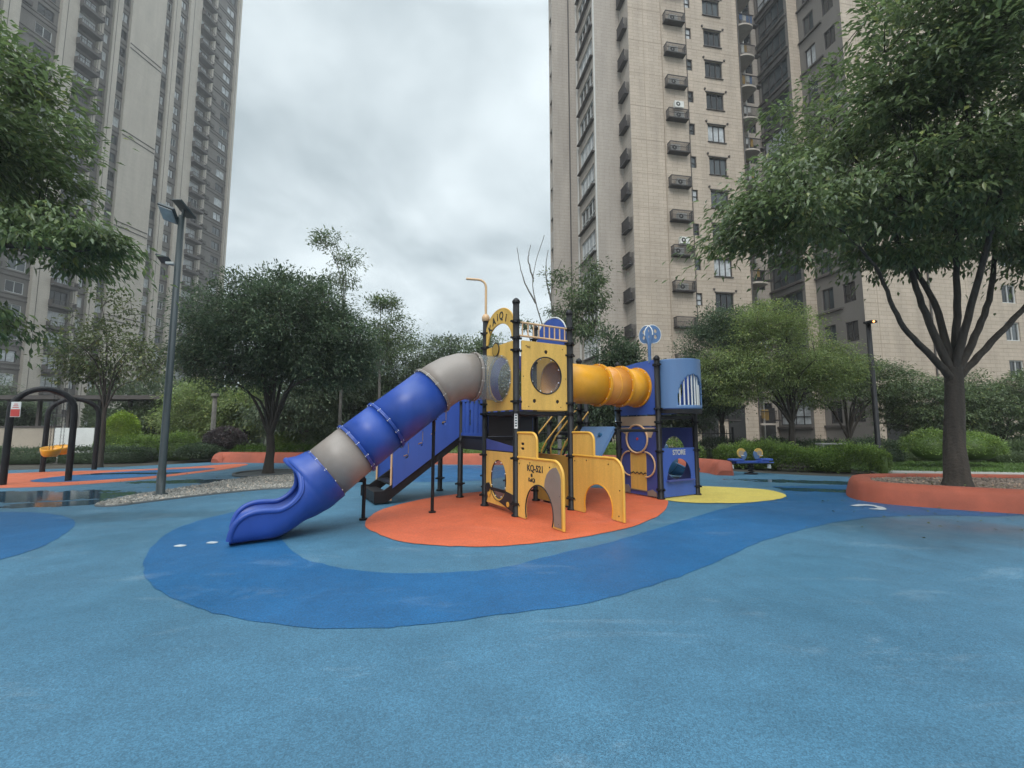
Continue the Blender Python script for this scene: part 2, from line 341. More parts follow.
def smoothloop(pts, n=8, closed=True):
    P = [np.array(p, float) for p in pts]; L = len(P); o = []
    for i in range(L if closed else L-1):
        if closed: a, b, c, d = P[i-1], P[i], P[(i+1) % L], P[(i+2) % L]
        else: a, b, c, d = P[max(i-1, 0)], P[i], P[i+1], P[min(i+2, L-1)]
        for k in range(n):
            t = k/n; o.append(tuple(.5*((2*b)+(-a+c)*t+(2*a-5*b+4*c-d)*t*t+(-a+3*b-3*c+d)*t**3)))
    if not closed: o.append(tuple(P[-1]))
    return o
def curvemesh(splines, thick, bevel=0.):
    cu = bpy.data.curves.new('tmp', 'CURVE'); cu.dimensions = '2D'; cu.fill_mode = 'BOTH'; cu.extrude = max(thick/2-bevel, .0005); cu.bevel_depth = bevel; cu.bevel_resolution = 1
    if bevel: cu.offset = -bevel
    for sp in splines:
        s = cu.splines.new('POLY'); s.points.add(len(sp)-1); s.use_cyclic_u = True
        for i, p in enumerate(sp): s.points[i].co = (p[0], p[1], 0, 1)
    o = bpy.data.objects.new('tmp', cu); C.objects.link(o); bpy.context.view_layer.update()
    me = bpy.data.meshes.new_from_object(o.evaluated_get(bpy.context.evaluated_depsgraph_get()))
    bpy.data.objects.remove(o); bpy.data.curves.remove(cu); return me
def place(me, name, o3, ud, mats, parent, vup=(0, 0, 1)):
    """2D mesh (u,v,n) -> world plane at o3, u along ud, v up"""
    u = Vector((ud[0], ud[1], ud[2] if len(ud) > 2 else 0)).normalized(); v = Vector(vup).normalized(); n = u.cross(v)
    off = rootpos(parent) if parent else Vector((0, 0, 0)); o3 = Vector(o3)
    for q in me.vertices: q.co = o3 + u*q.co.x + v*q.co.y + n*q.co.z - off
    me.materials.clear()
    for m_ in (mats if isinstance(mats, (list, tuple)) else [mats]): me.materials.append(M[m_])
    me.name = name; o = bpy.data.objects.new(name, me); return finish(o, parent)
def panel(name, outline, holes, o3, ud, m_, parent, thick=.02, bevel=.003, vup=(0, 0, 1)):
    return place(curvemesh([outline]+list(holes), thick, bevel), name, o3, ud, m_, parent, vup)
def textmesh(txt, size, thick=.004, sx=1., shear=0., align='CENTER', offset=0.):
    cu = bpy.data.curves.new('tmp', 'FONT'); cu.body = txt; cu.size = size; cu.extrude = thick/2; cu.align_x = align; cu.align_y = 'CENTER'; cu.shear = shear; cu.offset = offset
    o = bpy.data.objects.new('tmp', cu); C.objects.link(o); bpy.context.view_layer.update()
    me = bpy.data.meshes.new_from_object(o.evaluated_get(bpy.context.evaluated_depsgraph_get()))
    bpy.data.objects.remove(o); bpy.data.curves.remove(cu)
    for v in me.vertices: v.co.x *= sx
    return me
def ell(cx, cy, rx, ry, n=32, a0=0, a1=2*math.pi):
    return [(cx+rx*math.cos(a0+(a1-a0)*k/n), cy+ry*math.sin(a0+(a1-a0)*k/n)) for k in range(n if a1-a0 > 6.2 else n+1)]
def rrect(x0, y0, x1, y1, r, n=5):
    o = []
    for cx, cy, a in ((x1-r, y1-r, 0), (x0+r, y1-r, 90), (x0+r, y0+r, 180), (x1-r, y0+r, 270)):
        o += [(cx+r*math.cos(R(a+90*k/n)), cy+r*math.sin(R(a+90*k/n))) for k in range(n+1)]
    return o
def sheet(name, pts, z, m_, label=None):
    if 'marking' in name: rs0 = random.Random(len(pts)); pts = [(x+rs0.gauss(0, .008), y+rs0.gauss(0, .008)) for x, y in pts]
    me = curvemesh([pts], .001); 
    bm = bmesh.new(); bm.from_mesh(me); top = [f for f in bm.faces if f.normal.z < .5]; bmesh.ops.delete(bm, geom=top, context='FACES')
    for v in bm.verts: v.co.z = z
    bm.to_mesh(me); bm.free(); me.materials.clear(); me.materials.append(m_ if not isinstance(m_, str) else M[m_])
    o = bpy.data.objects.new(name, me); C.objects.link(o); o['kind'] = 'structure'; return o

# ------------------------------------------------------------------ ground
LB = (.051, .145, .226); DB = (.008, .094, .232); OR = (.56, .115, .045); YE = (.62, .50, .11)
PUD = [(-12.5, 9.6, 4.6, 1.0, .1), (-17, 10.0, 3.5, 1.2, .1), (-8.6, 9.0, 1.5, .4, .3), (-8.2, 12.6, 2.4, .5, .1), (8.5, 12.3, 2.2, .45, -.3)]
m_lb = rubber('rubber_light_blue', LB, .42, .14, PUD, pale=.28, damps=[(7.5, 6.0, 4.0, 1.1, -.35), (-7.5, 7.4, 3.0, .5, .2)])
m_db = rubber('rubber_dark_blue', DB, .40, .12, [(6.9, 10.9, 2.2, .35, -.3), (-13, 14.5, 3, .3, .1)], pale=.2)  # first glossy dark patch paints a shadow streak; the second is a puddle
m_or = rubber('rubber_orange', OR, .5, .10, [], pale=.1, fine=.2)
m_or2 = rubber('rubber_orange_damp', (.5, .12, .055), .45, .12, [], pale=.2)
m_ye = rubber('rubber_yellow', YE, .5, .08, [], pale=.1, fine=.2)
m_white = mat('worn_white', (.42, .46, .49), .6, .3, 14)
gm = MB(); gm.add([(-150, -60, -.03), (120, -60, -.03), (120, 170, -.03), (-150, 170, -.03)], [(0, 1, 2, 3)])
tag(gm.build('ground', 'soil'), kind='structure')
surf = [(-45, -14), (24, -14), (24, 6.6)] + [G(*q) for q in [(1024, 492), (930, 480), (880, 478), (800, 475), (728, 471), (700, 467), (480, 463), (222, 461.5), (205, 462.5), (120, 467), (0, 470.5), (-150, 472)]] + [(-45, 13)]
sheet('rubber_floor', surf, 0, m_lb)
sw = [G(*q) for q in [(144, 572), (148, 552), (170, 532), (205, 519), (255, 509), (300, 512), (286, 525), (281, 537), (298, 555), (330, 566), (370, 572), (425, 573.5), (475, 571), (512, 566), (562, 553), (612, 542), (662, 527), (702, 515), (722, 509), (747, 503), (772, 498.5), (786, 494.5), (780, 489), (772, 486.5), (800, 486), (846, 485), (900, 486), (1024, 498), (1024, 514.5), (937, 515.5), (882, 517), (842, 521.5), (802, 530), (762, 541.5), (727, 557), (687, 574), (642, 588.5), (582, 604.5), (512, 613), (430, 624), (380, 628), (325, 628.5), (270, 624), (215, 613), (172, 598), (150, 583)]]
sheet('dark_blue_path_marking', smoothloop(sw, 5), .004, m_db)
oc = [G(*q) for q in [(365, 522), (372, 531), (400, 541.5), (440, 546), (490, 547), (540, 543), (590, 536), (632, 527), (660, 515), (668, 505), (664, 497), (640, 491.5), (590, 488), (540, 488), (480, 492), (430, 498), (385, 509)]]
sheet('orange_play_marking', smoothloop(oc, 5), .008, m_or)
yc = [G(*q) for q in [(786.5, 496), (776, 500), (747, 503), (710, 503.5), (677, 502), (655, 497), (655, 490), (690, 486.5), (737, 488), (770, 490.5)]]
sheet('yellow_play_marking', smoothloop(yc, 5), .012, m_ye)
lc = [G(*q) for q in [(-90, 578), (0, 560), (45, 545.5), (70, 530), (75, 523), (66, 517), (40, 513), (0, 512), (-100, 514), (-200, 530), (-180, 570)]]
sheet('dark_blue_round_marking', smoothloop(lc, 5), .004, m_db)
so = [G(*q) for q in [(-60, 478), (0, 474), (60, 471.5), (120, 470), (180, 467.5), (232, 464), (248, 464.5), (228, 469), (190, 474), (140, 480), (90, 484), (40, 487), (-30, 488.5), (-100, 487)]]
sheet('orange_swing_marking', smoothloop(so, 5), .004, m_or2)
sb = [G(*q) for q in [(30, 481), (60, 476.5), (110, 472.5), (160, 470), (205, 468.2), (214, 469), (190, 472), (150, 476.5), (95, 480.5), (50, 482.5)]]
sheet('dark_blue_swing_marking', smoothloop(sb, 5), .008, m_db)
rb = [G(*q) for q in [(540, 471), (600, 468), (660, 468.5), (690, 471), (660, 476), (600, 479), (540, 477)]]
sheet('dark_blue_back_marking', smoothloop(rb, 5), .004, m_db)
rl = [G(*q) for q in [(395, 470), (430, 466), (480, 466), (520, 470), (500, 478), (450, 482), (400, 480)]]
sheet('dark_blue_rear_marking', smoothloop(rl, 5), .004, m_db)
# white arc mark on the path
arc = [G(*q) for q in [(851, 506.0), (857, 504.9), (868, 504.8), (880, 507), (887, 509.4), (884, 510.4), (874, 509.9), (869, 509.2), (877, 508.7), (874, 507), (866, 506.2), (857, 506.8)]]
sheet('white_arc_marking', smoothloop(arc, 5), .012, m_white)
for a, b in ((180, 546.2), (212, 543)):
    x, y = G(a, b); sheet('worn_white_patch', smoothloop([(x-.06, y-.03), (x+.05, y-.05), (x+.07, y+.02), (x-.04, y+.05)], 4), .008, m_white)
# lawn and path at the right
gl = [(12.2, 15.6), (40, 11.5), (60, 19), (40, 26), (14, 20.5)]
sheet('lawn', gl, -.012, 'lawn_base')
pth = [(11.2, 13.5), (14, 12.6), (40, 7.6), (60, 4), (60, 11), (40, 11.6), (12.6, 15.7)]
sheet('garden_path', pth, .004, 'concrete')

def blades(name, poly_pts, n, h, seed, m_, label):
    rs = np.random.RandomState(seed); P = np.array(poly_pts); lo, hi = P.min(0), P.max(0)
    q = rs.uniform(lo, hi, (n*2, 2))
    ins = np.zeros(len(q), bool)
    for i in range(len(P)):
        a, b = P[i-1], P[i]; c = ((a[1] > q[:, 1]) != (b[1] > q[:, 1])) & (q[:, 0] < (b[0]-a[0])*(q[:, 1]-a[1])/(b[1]-a[1]+1e-9)+a[0]); ins ^= c
    q = q[ins][:n]; k = len(q); a = rs.uniform(0, 6.28, k); w_ = .012; d = np.c_[np.cos(a), np.sin(a)]*w_; hh = rs.uniform(.5, 1, k)*h; ln = rs.normal(0, .4, (k, 2))*h
    V = np.zeros((k, 3, 3)); V[:, 0, :2] = q-d; V[:, 1, :2] = q+d; V[:, 2, :2] = q+ln; V[:, 2, 2] = hh
    o = npmesh(name, V.reshape(-1, 3), np.arange(k*3).reshape(-1, 3), m_); return tag(o, label, 'grass', kind='stuff')
blades('grass', [(12.4, 15.8), (24, 13.4), (32, 16), (26, 20), (14, 20)], 26000, .09, 3, 'leaf_grass', 'strip of bright green lawn behind the garden path at right')

# ------------------------------------------------------------------ foliage
def leaves_at(P, D, L, W, rs, droop=.3, spread=.55):
    """P leaf bases, D preferred directions; returns verts of folded kite leaves"""
    n = len(P); d = D + rs.normal(0, spread, (n, 3)); d[:, 2] -= droop; d /= np.linalg.norm(d, axis=1)[:, None]+1e-9
    up = rs.normal(0, .32, (n, 3)); up[:, 2] += 1.; s = np.cross(d, up); s /= np.linalg.norm(s, axis=1)[:, None]+1e-9
    nn = np.cross(s, d); l = (L*rs.uniform(.5, 1.35, n))[:, None]; w_ = (W*rs.uniform(.7, 1.2, n))[:, None]*.5
    V = np.zeros((n, 4, 3)); V[:, 0] = P; V[:, 1] = P + d*l*.45 + s*w_ + nn*w_*.35; V[:, 2] = P + d*l - nn*l*.12; V[:, 3] = P + d*l*.45 - s*w_ + nn*w_*.35
    F = np.arange(n*4).reshape(n, 4); F = np.concatenate([F[:, [0, 1, 2]], F[:, [0, 2, 3]]])
    return V.reshape(-1, 3), F
def gap(p, seed, f=1.0):
    return np.sin(p[:, 0]*1.7*f+seed)+np.sin(p[:, 1]*2.1*f+seed*1.3)+np.sin(p[:, 2]*2.6*f+seed*2.1)+.8*np.sin((p[:, 0]+p[:, 2])*3.9*f+seed*3)
def tree(name, label, base, trunk, ells, nclump, nleaf, crad, L, W, lm, seed, cat='tree', group=None, spread=.55, droop=.3, nlimb=7, bark='bark', hollow=.45, gapcut=-1.4, limbs=None, flat=.5, twigr=.012, gapf=1., lean=None):
    """trunk = (fork height, base radius); ells = crown lobes (cx,cy,cz,rx,ry,rz); every clump hangs on a twig from a limb"""
    rs = np.random.RandomState(seed); root = empty(name, base, label, cat, group)
    E = np.array(ells, float); vol = (E[:, 3]*E[:, 4]*E[:, 5])**(2/3); pr = vol/vol.sum(); pts = []
    while len(pts) < nclump:
        i = rs.choice(len(E), p=pr); d = rs.normal(0, 1, 3); d /= np.linalg.norm(d); r = rs.uniform(hollow**2, 1)**.5
        if rs.rand() < .12: r *= 1.08
        p = E[i, :3] + d*r*E[i, 3:]
        if gap(p[None], seed, gapf)[0] > gapcut: pts.append(p)
    P = np.array(pts); base = Vector(base); fork = base + Vector((lean or (0, 0))).to_3d() + Vector((0, 0, trunk[0]))
    mb = MB(); r0 = trunk[1]
    tp = []
    for k in range(7):
        t = k/6; w_ = Vector((math.sin(t*4+seed)*.06, math.cos(t*3+seed)*.05, 0))*t*(1-t)*4*r0*4
        tp.append(base.lerp(fork, t) + w_)
    rr = [r0*(1.45 if k == 0 else 1.12 if k == 1 else 1-.04*k) for k in range(7)]
    tp[0] = base - Vector((0, 0, .05)); tp[1] = base.lerp(fork, .07)
    mb.tube(tp, rr, 20)
    LP = []
    if limbs is None:
        sel = [P[rs.randint(len(P))]]
        for _ in range(nlimb-1):
            dd = np.min([np.linalg.norm(P-q, axis=1) for q in sel], axis=0); sel.append(P[np.argmax(dd*rs.uniform(.7, 1, len(P)))])
        limbs = []
        for q in sel:
            q = Vector(q); v = q - fork; mid = fork + Vector((v.x*.32, v.y*.32, v.z*.5 + .12*v.length)); limbs.append([fork - Vector((0, 0, r0*.6)), mid, fork + v*.9])
    for lm_ in limbs:
        sp = smoothloop([tuple(q) for q in lm_], 7, closed=False); rl = r0*(.42 if len(limbs) > 3 else .55)
        radii = [max(rl*(1-.86*k/(len(sp)-1)), .012) for k in range(len(sp))]
        jit = [Vector(q) + Vector(rs.normal(0, .006, 3))*min(1, k) for k, q in enumerate(sp)]
        mb.tube(jit, radii, 8, cap=False)
        LP += [(np.array(q), r_) for q, r_ in zip(jit[1:], radii[1:])]
    LA = np.array([q for q, _ in LP]); LR = [r_ for _, r_ in LP]
    # second-order boughs, then twigs
    sub = P[rs.permutation(len(P))[:max(6, len(P)//9)]]; B2 = []
    for q in sub:
        dd = np.linalg.norm(LA-q, axis=1) + 1.2*np.maximum(0, LA[:, 2]-q[2]); i = int(np.argmin(dd)); a = LA[i]
        m_ = (a+q)/2 + np.array([0, 0, .12*np.linalg.norm(q-a)]) + rs.normal(0, .05, 3)
        sp = smoothloop([a, m_, q], 4, closed=False); r1 = min(LR[i]*.6, twigr*3)
        mb.tube(sp, [max(r1*(1-.75*k/(len(sp)-1)), .006) for k in range(len(sp))], 5, cap=False)
        B2 += list(sp[2:])
    BA = np.concatenate([LA, np.array(B2)]) if B2 else LA
    for q in P:
        i = int(np.argmin(np.linalg.norm(BA-q, axis=1) + .6*np.maximum(0, BA[:, 2]-q[2]))); a = BA[i]
        mb.tube([a, (a+q)/2+np.array([0, 0, .05]), q], [twigr, twigr*.8, twigr*.4], 3, cap=False)
    mb.build('trunk', bark, root)
    n = nclump*nleaf; ci = np.repeat(np.arange(nclump), nleaf); off = rs.normal(0, 1, (n, 3))*np.array([crad, crad, crad*flat])*rs.uniform(.6, 1.3, nclump)[ci][:, None]
    cen = np.average(E[:, :3], axis=0, weights=vol)
    outw = P - cen; outw /= np.linalg.norm(outw, axis=1)[:, None]+1e-9
    # sprays: leaves lie on drooping arcs out of the clump
    hd = np.linalg.norm(off[:, :2], axis=1); off[:, 2] -= hd*hd*droop/max(crad, .01)*.35
    D = off/(np.linalg.norm(off, axis=1)[:, None]+1e-9)*.7 + outw[ci]*.5
    V, Fc = leaves_at(P[ci]+off, D, L, W, rs, droop, spread)
    npmesh('crown', V, Fc, lm, root)
    return root
def bush(name, label, ells, n, L, W, lm, seed, cat='bush', group=None, rough=.03, boxy=False):
    rs = np.random.RandomState(seed); E = np.array(ells, float); a = E[:, 3]*E[:, 4]+E[:, 5]*E[:, 3]; pr = a/a.sum()
    i = rs.choice(len(E), n, p=pr); d = rs.normal(0, 1, (n, 3)); d /= np.linalg.norm(d, axis=1)[:, None]; d[:, 2] = np.where(d[:, 2] < -.3, -d[:, 2], d[:, 2])
    if boxy: d = np.sign(d)*np.abs(d)**.5; d /= np.max(np.abs(d), axis=1)[:, None]**.55
    lump = 1 + rough*gap(E[i, :3]+d*E[i, 3:], seed, 1.6)
    P = E[i, :3] + d*E[i, 3:]*(rs.uniform(.86, 1.04, n)*lump*np.where(rs.rand(n) < .15, rs.uniform(1, 1.15, n), 1))[:, None]; P[:, 2] = np.maximum(P[:, 2], .02)
    V, Fc = leaves_at(P, d*.9, L, W, rs, -.1, .5)
    mb = MB()
    for e in E:   # woody, leafy heart
        prof = [(.74*e[3]*math.sin(math.pi*k/10)+1e-4, -.74*e[5]*math.cos(math.pi*k/10)) for k in range(11)]
        m0 = MB().lathe((0, 0, 0), prof, 14)
        vs = [(e[0]+x, e[1]+y*e[4]/e[3], max(.01, e[2]+z)) for x, y, z in m0.v]; mb.add(vs, m0.f)
    cv = np.array(mb.v); cf = np.array([f for f in mb.f if len(f) == 4]); tri = np.concatenate([cf[:, [0, 1, 2]], cf[:, [0, 2, 3]]])
    c0 = (float(E[0, 0]), float(E[0, 1]), 0)
    o = npmesh(name, np.concatenate([V, cv]) - np.array(c0), np.concatenate([Fc, tri+len(V)]), lm); o.location = c0
    return tag(o, label, cat, group)
def hedge(name, label, path, wd, h, n, L, W, lm, seed, cat='hedge', group=None, lump=.12, z0=0.):
    """clipped hedge along a path of (x,y)"""
    rs = np.random.RandomState(seed); Pp = np.array(path, float); sg = np.diff(Pp, axis=0); ln = np.linalg.norm(sg, axis=1); cu = np.r_[0, np.cumsum(ln)]
    t = rs.uniform(0, cu[-1], n); k = np.clip(np.searchsorted(cu, t)-1, 0, len(ln)-1); q = Pp[k] + sg[k]*((t-cu[k])/ln[k])[:, None]; nr = np.c_[-sg[k][:, 1], sg[k][:, 0]]/ln[k][:, None]
    a = rs.uniform(0, math.pi, n); cx = np.cos(a); sz = np.sin(a); cx = np.sign(cx)*np.abs(cx)**.55; sz = sz**.55
    lm_ = 1+lump*gap(np.c_[q, t], seed, 1.1)*.3
    P = np.zeros((n, 3)); en = np.clip(np.minimum(t, cu[-1]-t)/(wd*.5), 0.02, 1)**.5; ou = np.where(rs.rand(n) < .18, rs.uniform(1, 1.22, n), 1); P[:, :2] = q + nr*(cx*wd/2*en*ou*rs.uniform(.84, 1.05, n))[:, None]; P[:, 2] = z0+np.maximum(.02, sz*h*(.55+.45*en)*ou*rs.uniform(.86, 1.06, n)*lm_)
    D = np.zeros((n, 3)); D[:, :2] = nr*cx[:, None]; D[:, 2] = sz
    V, Fc = leaves_at(P, D, L, W, rs, -.1, .5); mb = MB()
    for i in range(len(Pp)-1):
        c = (Pp[i]+Pp[i+1])/2; mb.box((c[0], c[1], z0+h*.33), (max(.2, ln[i]-wd*.5), wd*.62, h*.66), sg[i])
    cf = np.array(mb.f); tri = np.concatenate([cf[:, [0, 1, 2]], cf[:, [0, 2, 3]]])
    o = npmesh(name, np.concatenate([V, np.array(mb.v)]), np.concatenate([Fc, tri+len(V)]), lm)
    return tag(o, label, cat, group)
#PART2
# ------------------------------------------------------------------ the play structure (posts stand on a 1.18 m grid turned 30 degrees)
A0 = Vector((.073, 7.603, 0)); TH = .531; E1 = Vector((math.cos(TH), math.sin(TH), 0)); E2 = Vector((-E1.y, E1.x, 0)); MM = 1.18
def gp(i, j, z=0.): return A0 + E1*(MM*i) + E2*(MM*j) + Vector((0, 0, z))
PS = empty('play_structure', A0, 'big climbing structure with yellow and blue towers and a blue tube slide on orange floor', 'play structure')
def ann(o, l): o['label'] = l; return o
def post(i, j, h, collars, dome=True, r=.057):
    mb = MB(); p = gp(i, j)
    mb.lathe(p, [(.0, .012), (.085, .012), (.085, .03), (r, .05), (r, h), (r*.2, h+.001)], 20)
    if dome: mb.lathe(p, [(r+.012, h-.015), (r+.014, h+.02), (r*.9, h+.05), (r*.45, h+.075), (.001, h+.082)], 20)
    mb.lathe(p, [(r+.004, .62), (r+.004, .66)], 20) if collars is None else None
    o = mb.build('post', 'black_metal', PS)
    for z in collars or []:
        k = MB(); k.lathe(p, [(r, z-.022), (r+.016, z-.022), (r+.016, z+.022), (r, z+.022)], 18, smooth=False)
        for a in (0, 1.57, 3.14, 4.71): k.box((p.x+math.cos(a+TH)*(r+.03), p.y+math.sin(a+TH)*(r+.03), z), (.05, .03, .035), (math.cos(a+TH), math.sin(a+TH)))
        k.build('clamp', 'black_metal', o)
    return o
up = [.22, .98, 1.76, 1.95, 2.85, 3.07, 3.36]
post(0, 0, 3.71, up); post(1, 0, 3.66, up); post(0, 1, 3.62, up, dome=False); post(1, 1, 3.6, up)
tw = [.2, 1.0, 1.62, 1.9, 2.85]
for i, j in ((3, 0), (3, 1), (4, 0), (4, 1)): post(i, j, 2.98 if (i, j) != (4, 0) else 2.9, tw)
post(2, 1, 2.98, tw); post(2, 2, 2.4, tw[:4]); post(3, 2, 2.98, tw)
for j in (2, 3): post(0, j, 2.2, [.3, 1.2, 2.05]); post(1, j, 2.2, [.3, 1.2, 2.05])
# yellow periscope pipe on the left front post
p = gp(0, 1); mb = MB(); hx = Vector((-1, -.1, 0)).normalized()
pts = [p+Vector((0, 0, z)) for z in (3.6, 3.8, 4.1, 4.32)] + [p + hx*.16*(1-math.cos(a)) + Vector((0, 0, 4.32+.15*math.sin(a))) for a in (.4, .8, 1.2, 1.57)] + [p+hx*.4+Vector((0, 0, 4.48))]
mb.tube(pts, .024, 10); mb.lathe(p, [(.03, 3.6), (.075, 3.62), (.08, 3.70), (.05, 3.75), (.026, 3.76)], 16)
ann(mb.build('periscope_pipe', 'pink_pipe', PS), 'thin yellow pipe hooked over at its top')
# decks
def deck(i0, j0, i1, j1, z, th=.07):
    c = (gp(i0, j0)+gp(i1, j1))/2; mb = MB(); mb.box((c.x, c.y, z-th/2), ((i1-i0)*MM-.03, (j1-j0)*MM-.03, th), E1)
    return mb.build('deck', 'black_metal', PS, bevel=.008)
deck(0, 0, 1, 1, 1.79); deck(0, 1, 1, 2, 1.32); deck(0, 2, 1, 3, 1.30); deck(3, 0, 4, 1, 1.76); deck(2, 1, 3, 2, 1.40)
pnl = panel
def P1(name, i, j, d, outline, holes, m_, th=.02, off=0., bevel=.003):
    n = Vector((d.y, -d.x, 0)); return pnl(name, outline, holes, gp(i, j)+n*off, d, m_, PS, th, bevel)
# risers between the two deck heights
P1('riser_panel', 0, 1, E1, [(.07, 1.33), (1.1, 1.33), (1.1, 1.74), (.07, 1.74)], [], 'black_panel')
P1('riser_panel', 0, 1.08, E1, [(.07, .95), (1.1, .95), (1.1, 1.31), (.07, 1.31)], [], 'black_panel')
P1('riser_panel', .0, 1, E2, [(.07, 1.05), (1.12, 1.05), (1.12, 1.26), (.07, 1.26)], [], 'black_panel')
# front yellow window panel
W = (.63, 2.44)
fr = P1('window_panel', 0, 0, E1, rrect(.105, 1.81, 1.10, 3.04, .02), [ell(*W, .335, .335, 40), ell(.63, 2.87, .036, .036, 16), ell(.375, 1.97, .036, .036, 16), ell(.88, 1.97, .036, .036, 16)], 'yellow_panel')
for u, z in ((.63, 2.87), (.375, 1.97), (.88, 1.97)):
    mb = MB(); cq = gp(0, 0)+E1*u+E2*.014+Vector((0, 0, z)); mb.tube([cq, cq+E2*.01], .045, 14); mb.build('hole_plug', 'black_panel', fr)
def onp(i, j, d, u, z, off=0.):
    n = Vector((d.y, -d.x, 0)); return gp(i, j) + d*u + Vector((0, 0, z)) + n*off
def bubble(i, j, d, u, z, rx, rz, m_, parent, depth=.14, sgn=1):
    """blown plastic dome with a dark rim"""
    n = Vector((d.y, -d.x, 0)); vs = []; fs = []; K = 28; Rn = 7
    for q in range(Rn+1):
        a = q/Rn*math.pi/2
        for k in range(K):
            b = 2*math.pi*k/K; vs.append(onp(i, j, d, u, z) + d*(rx*math.sin(a)*math.cos(b)+1e-5*math.cos(b)) + Vector((0, 0, rz*math.sin(a)*math.sin(b)+1e-5*math.sin(b))) - n*(sgn*depth*math.cos(a)))
    fs = [(q*K+k, q*K+(k+1) % K, (q+1)*K+(k+1) % K, (q+1)*K+k) for q in range(Rn) for k in range(K)]
    mb = MB(); mb.add(vs, fs, 0, True); b = mb.build('bubble_window', m_, parent)
    mb = MB(); mb.tube([onp(i, j, d, u+rx*math.cos(a), z+rz*math.sin(a), .012) for a in [2*math.pi*k/36 for k in range(36)]], .012, 6, closed=True); mb.build('window_rim', 'black_panel', parent)
    mb = MB()
    for k in range(8):
        a = 2*math.pi*(k+.5)/8; c = onp(i, j, d, u+(rx*.93)*math.cos(a), z+(rz*.93)*math.sin(a), -.004); mb.ball(c, .012)
    mb.build('rim_bolts', 'bolt_metal', parent)
    return b
bubble(0, 0, E1, W[0], W[1], .335, .335, 'smoky_bubble', fr, .10)
mb = MB()
for u, z in ((.25, 1.87), (.95, 1.87), (.2, 2.95), (1.0, 2.95), (.14, 2.4), (1.07, 2.4)): mb.ball(onp(0, 0, E1, u, z, .012), .009)
mb.build('panel_bolts', 'black_metal', fr)
t = textmesh('KQ', .05); place(t, 'maker_mark', onp(0, 0, E1, .25, 2.93, .014), E1, 'ink', fr)
# yellow railing over the front panel
mb = MB()
for z in (3.12, 3.36): mb.tube([onp(0, 0, E1, u, z) for u in (.06, 1.12)], .019, 8)
for k in range(9): mb.tube([onp(0, 0, E1, .13+k*.117, z) for z in (3.12, 3.36)], .013, 8)
ann(mb.build('top_railing', 'pink_pipe', PS), 'pale yellow barred railing above the window panel')
# blue arch panel on the rear side
P1('roof_panel', 1, 0, E2, [(.06, 3.03), (1.12, 3.03), (1.12, 3.1)] + [(.59+.53*math.cos(R(a)), 3.12+.56*math.sin(R(a))**.8) for a in range(10, 180, 12)], [], 'blue_panel')
mb = MB(); mb.tube([onp(1, 0, E2, .59+.53*math.cos(R(a)), 3.13+.57*abs(math.sin(R(a)))**.8) for a in range(4, 180, 8)], .014, 6); mb.build('roof_trim', 'white_paint', PS)
P1('rear_panel', 0, 1, E1, rrect(.07, 1.85, 1.1, 2.98, .02), [ell(.58, 2.4, .3, .45, 24)], 'violet_blue_panel')
# left face: panel with the slide mouth, arch sign
sl = P1('slide_panel', 0, 0, E2, rrect(.075, 1.81, 1.11, 3.04, .02), [ell(.59, 2.4, .405, .405, 40)], 'yellow_panel')
def left_text(txt, size, u, z, m_, parent, sx=1., rot=0.):
    me = textmesh(txt, size, .006, sx); me.transform(Matrix.Rotation(rot, 4, 'Z')); return place(me, 'lettering', gp(0, 0)+E2*u+Vector((0, 0, z))-E1*.014, -E2, m_, parent)
# round badge with the monkey-like roundel kept as a plain ring badge
mb = MB()
def dsk(mb, c, d, n, r, th, K=28, mi=0):
    vs = [c + d*(r*math.cos(2*math.pi*k/K)) + Vector((0, 0, r*math.sin(2*math.pi*k/K))) + n*o for o in (-th/2, th/2) for k in range(K)]
    mb.add(vs, [tuple(range(K)), tuple(range(K, 2*K))[::-1]] + [(k, (k+1) % K, K+(k+1) % K, K+k) for k in range(K)], mi)
c = gp(0, 0)+E2*.71+Vector((0, 0, 2.965))-E1*.016; dsk(mb, c, E2, E1, .135, .012); dsk(mb, c-E1*.006, E2, E1, .115, .008, mi=1)
mb.build('round_badge', ['black_panel', 'ochre_panel'], sl)
left_text('IQ', .15, .71, 2.965, 'ink', sl); sl.children[-1].location -= E1*.0
sl.children[-1].location = Vector(sl.children[-1].location) - E1*.008
ar_out = [(.055, 3.1), (.055, 3.30)] + [(.60+.545*math.cos(R(a)), 3.30+.42*math.sin(R(a))) for a in range(176, 3, -9)] + [(1.145, 3.1), (1.08, 3.1)] + [(.60+.46*math.cos(R(a)), 3.10+.34*math.sin(R(a))) for a in range(4, 177, 9)] + [(.13, 3.1)]
ars = P1('arch_sign', 0, 0, E2, ar_out, [], 'yellow_panel', th=.03)
for ch, u, z, rt in (('K', .95, 3.40, .5), ('A', .80, 3.52, .22), ('i', .655, 3.575, .06), ('Q', .51, 3.575, -.10), ('i', .33, 3.50, -.3)):
    me = textmesh(ch, .20, .006, .95, offset=.004); me.transform(Matrix.Rotation(rt, 4, 'Z')); place(me, 'letter', gp(0, 0)+E2*u+Vector((0, 0, z))-E1*.019, -E2, 'ink', ars)
mb = MB(); mb.tube([gp(0, 0)+E2*(.60+.545*math.cos(R(a)))+Vector((0, 0, 3.30+.42*math.sin(R(a))))-E1*0 for a in range(5, 178, 8)], .018, 6); mb.build('sign_trim', 'yellow_pipe', ars)
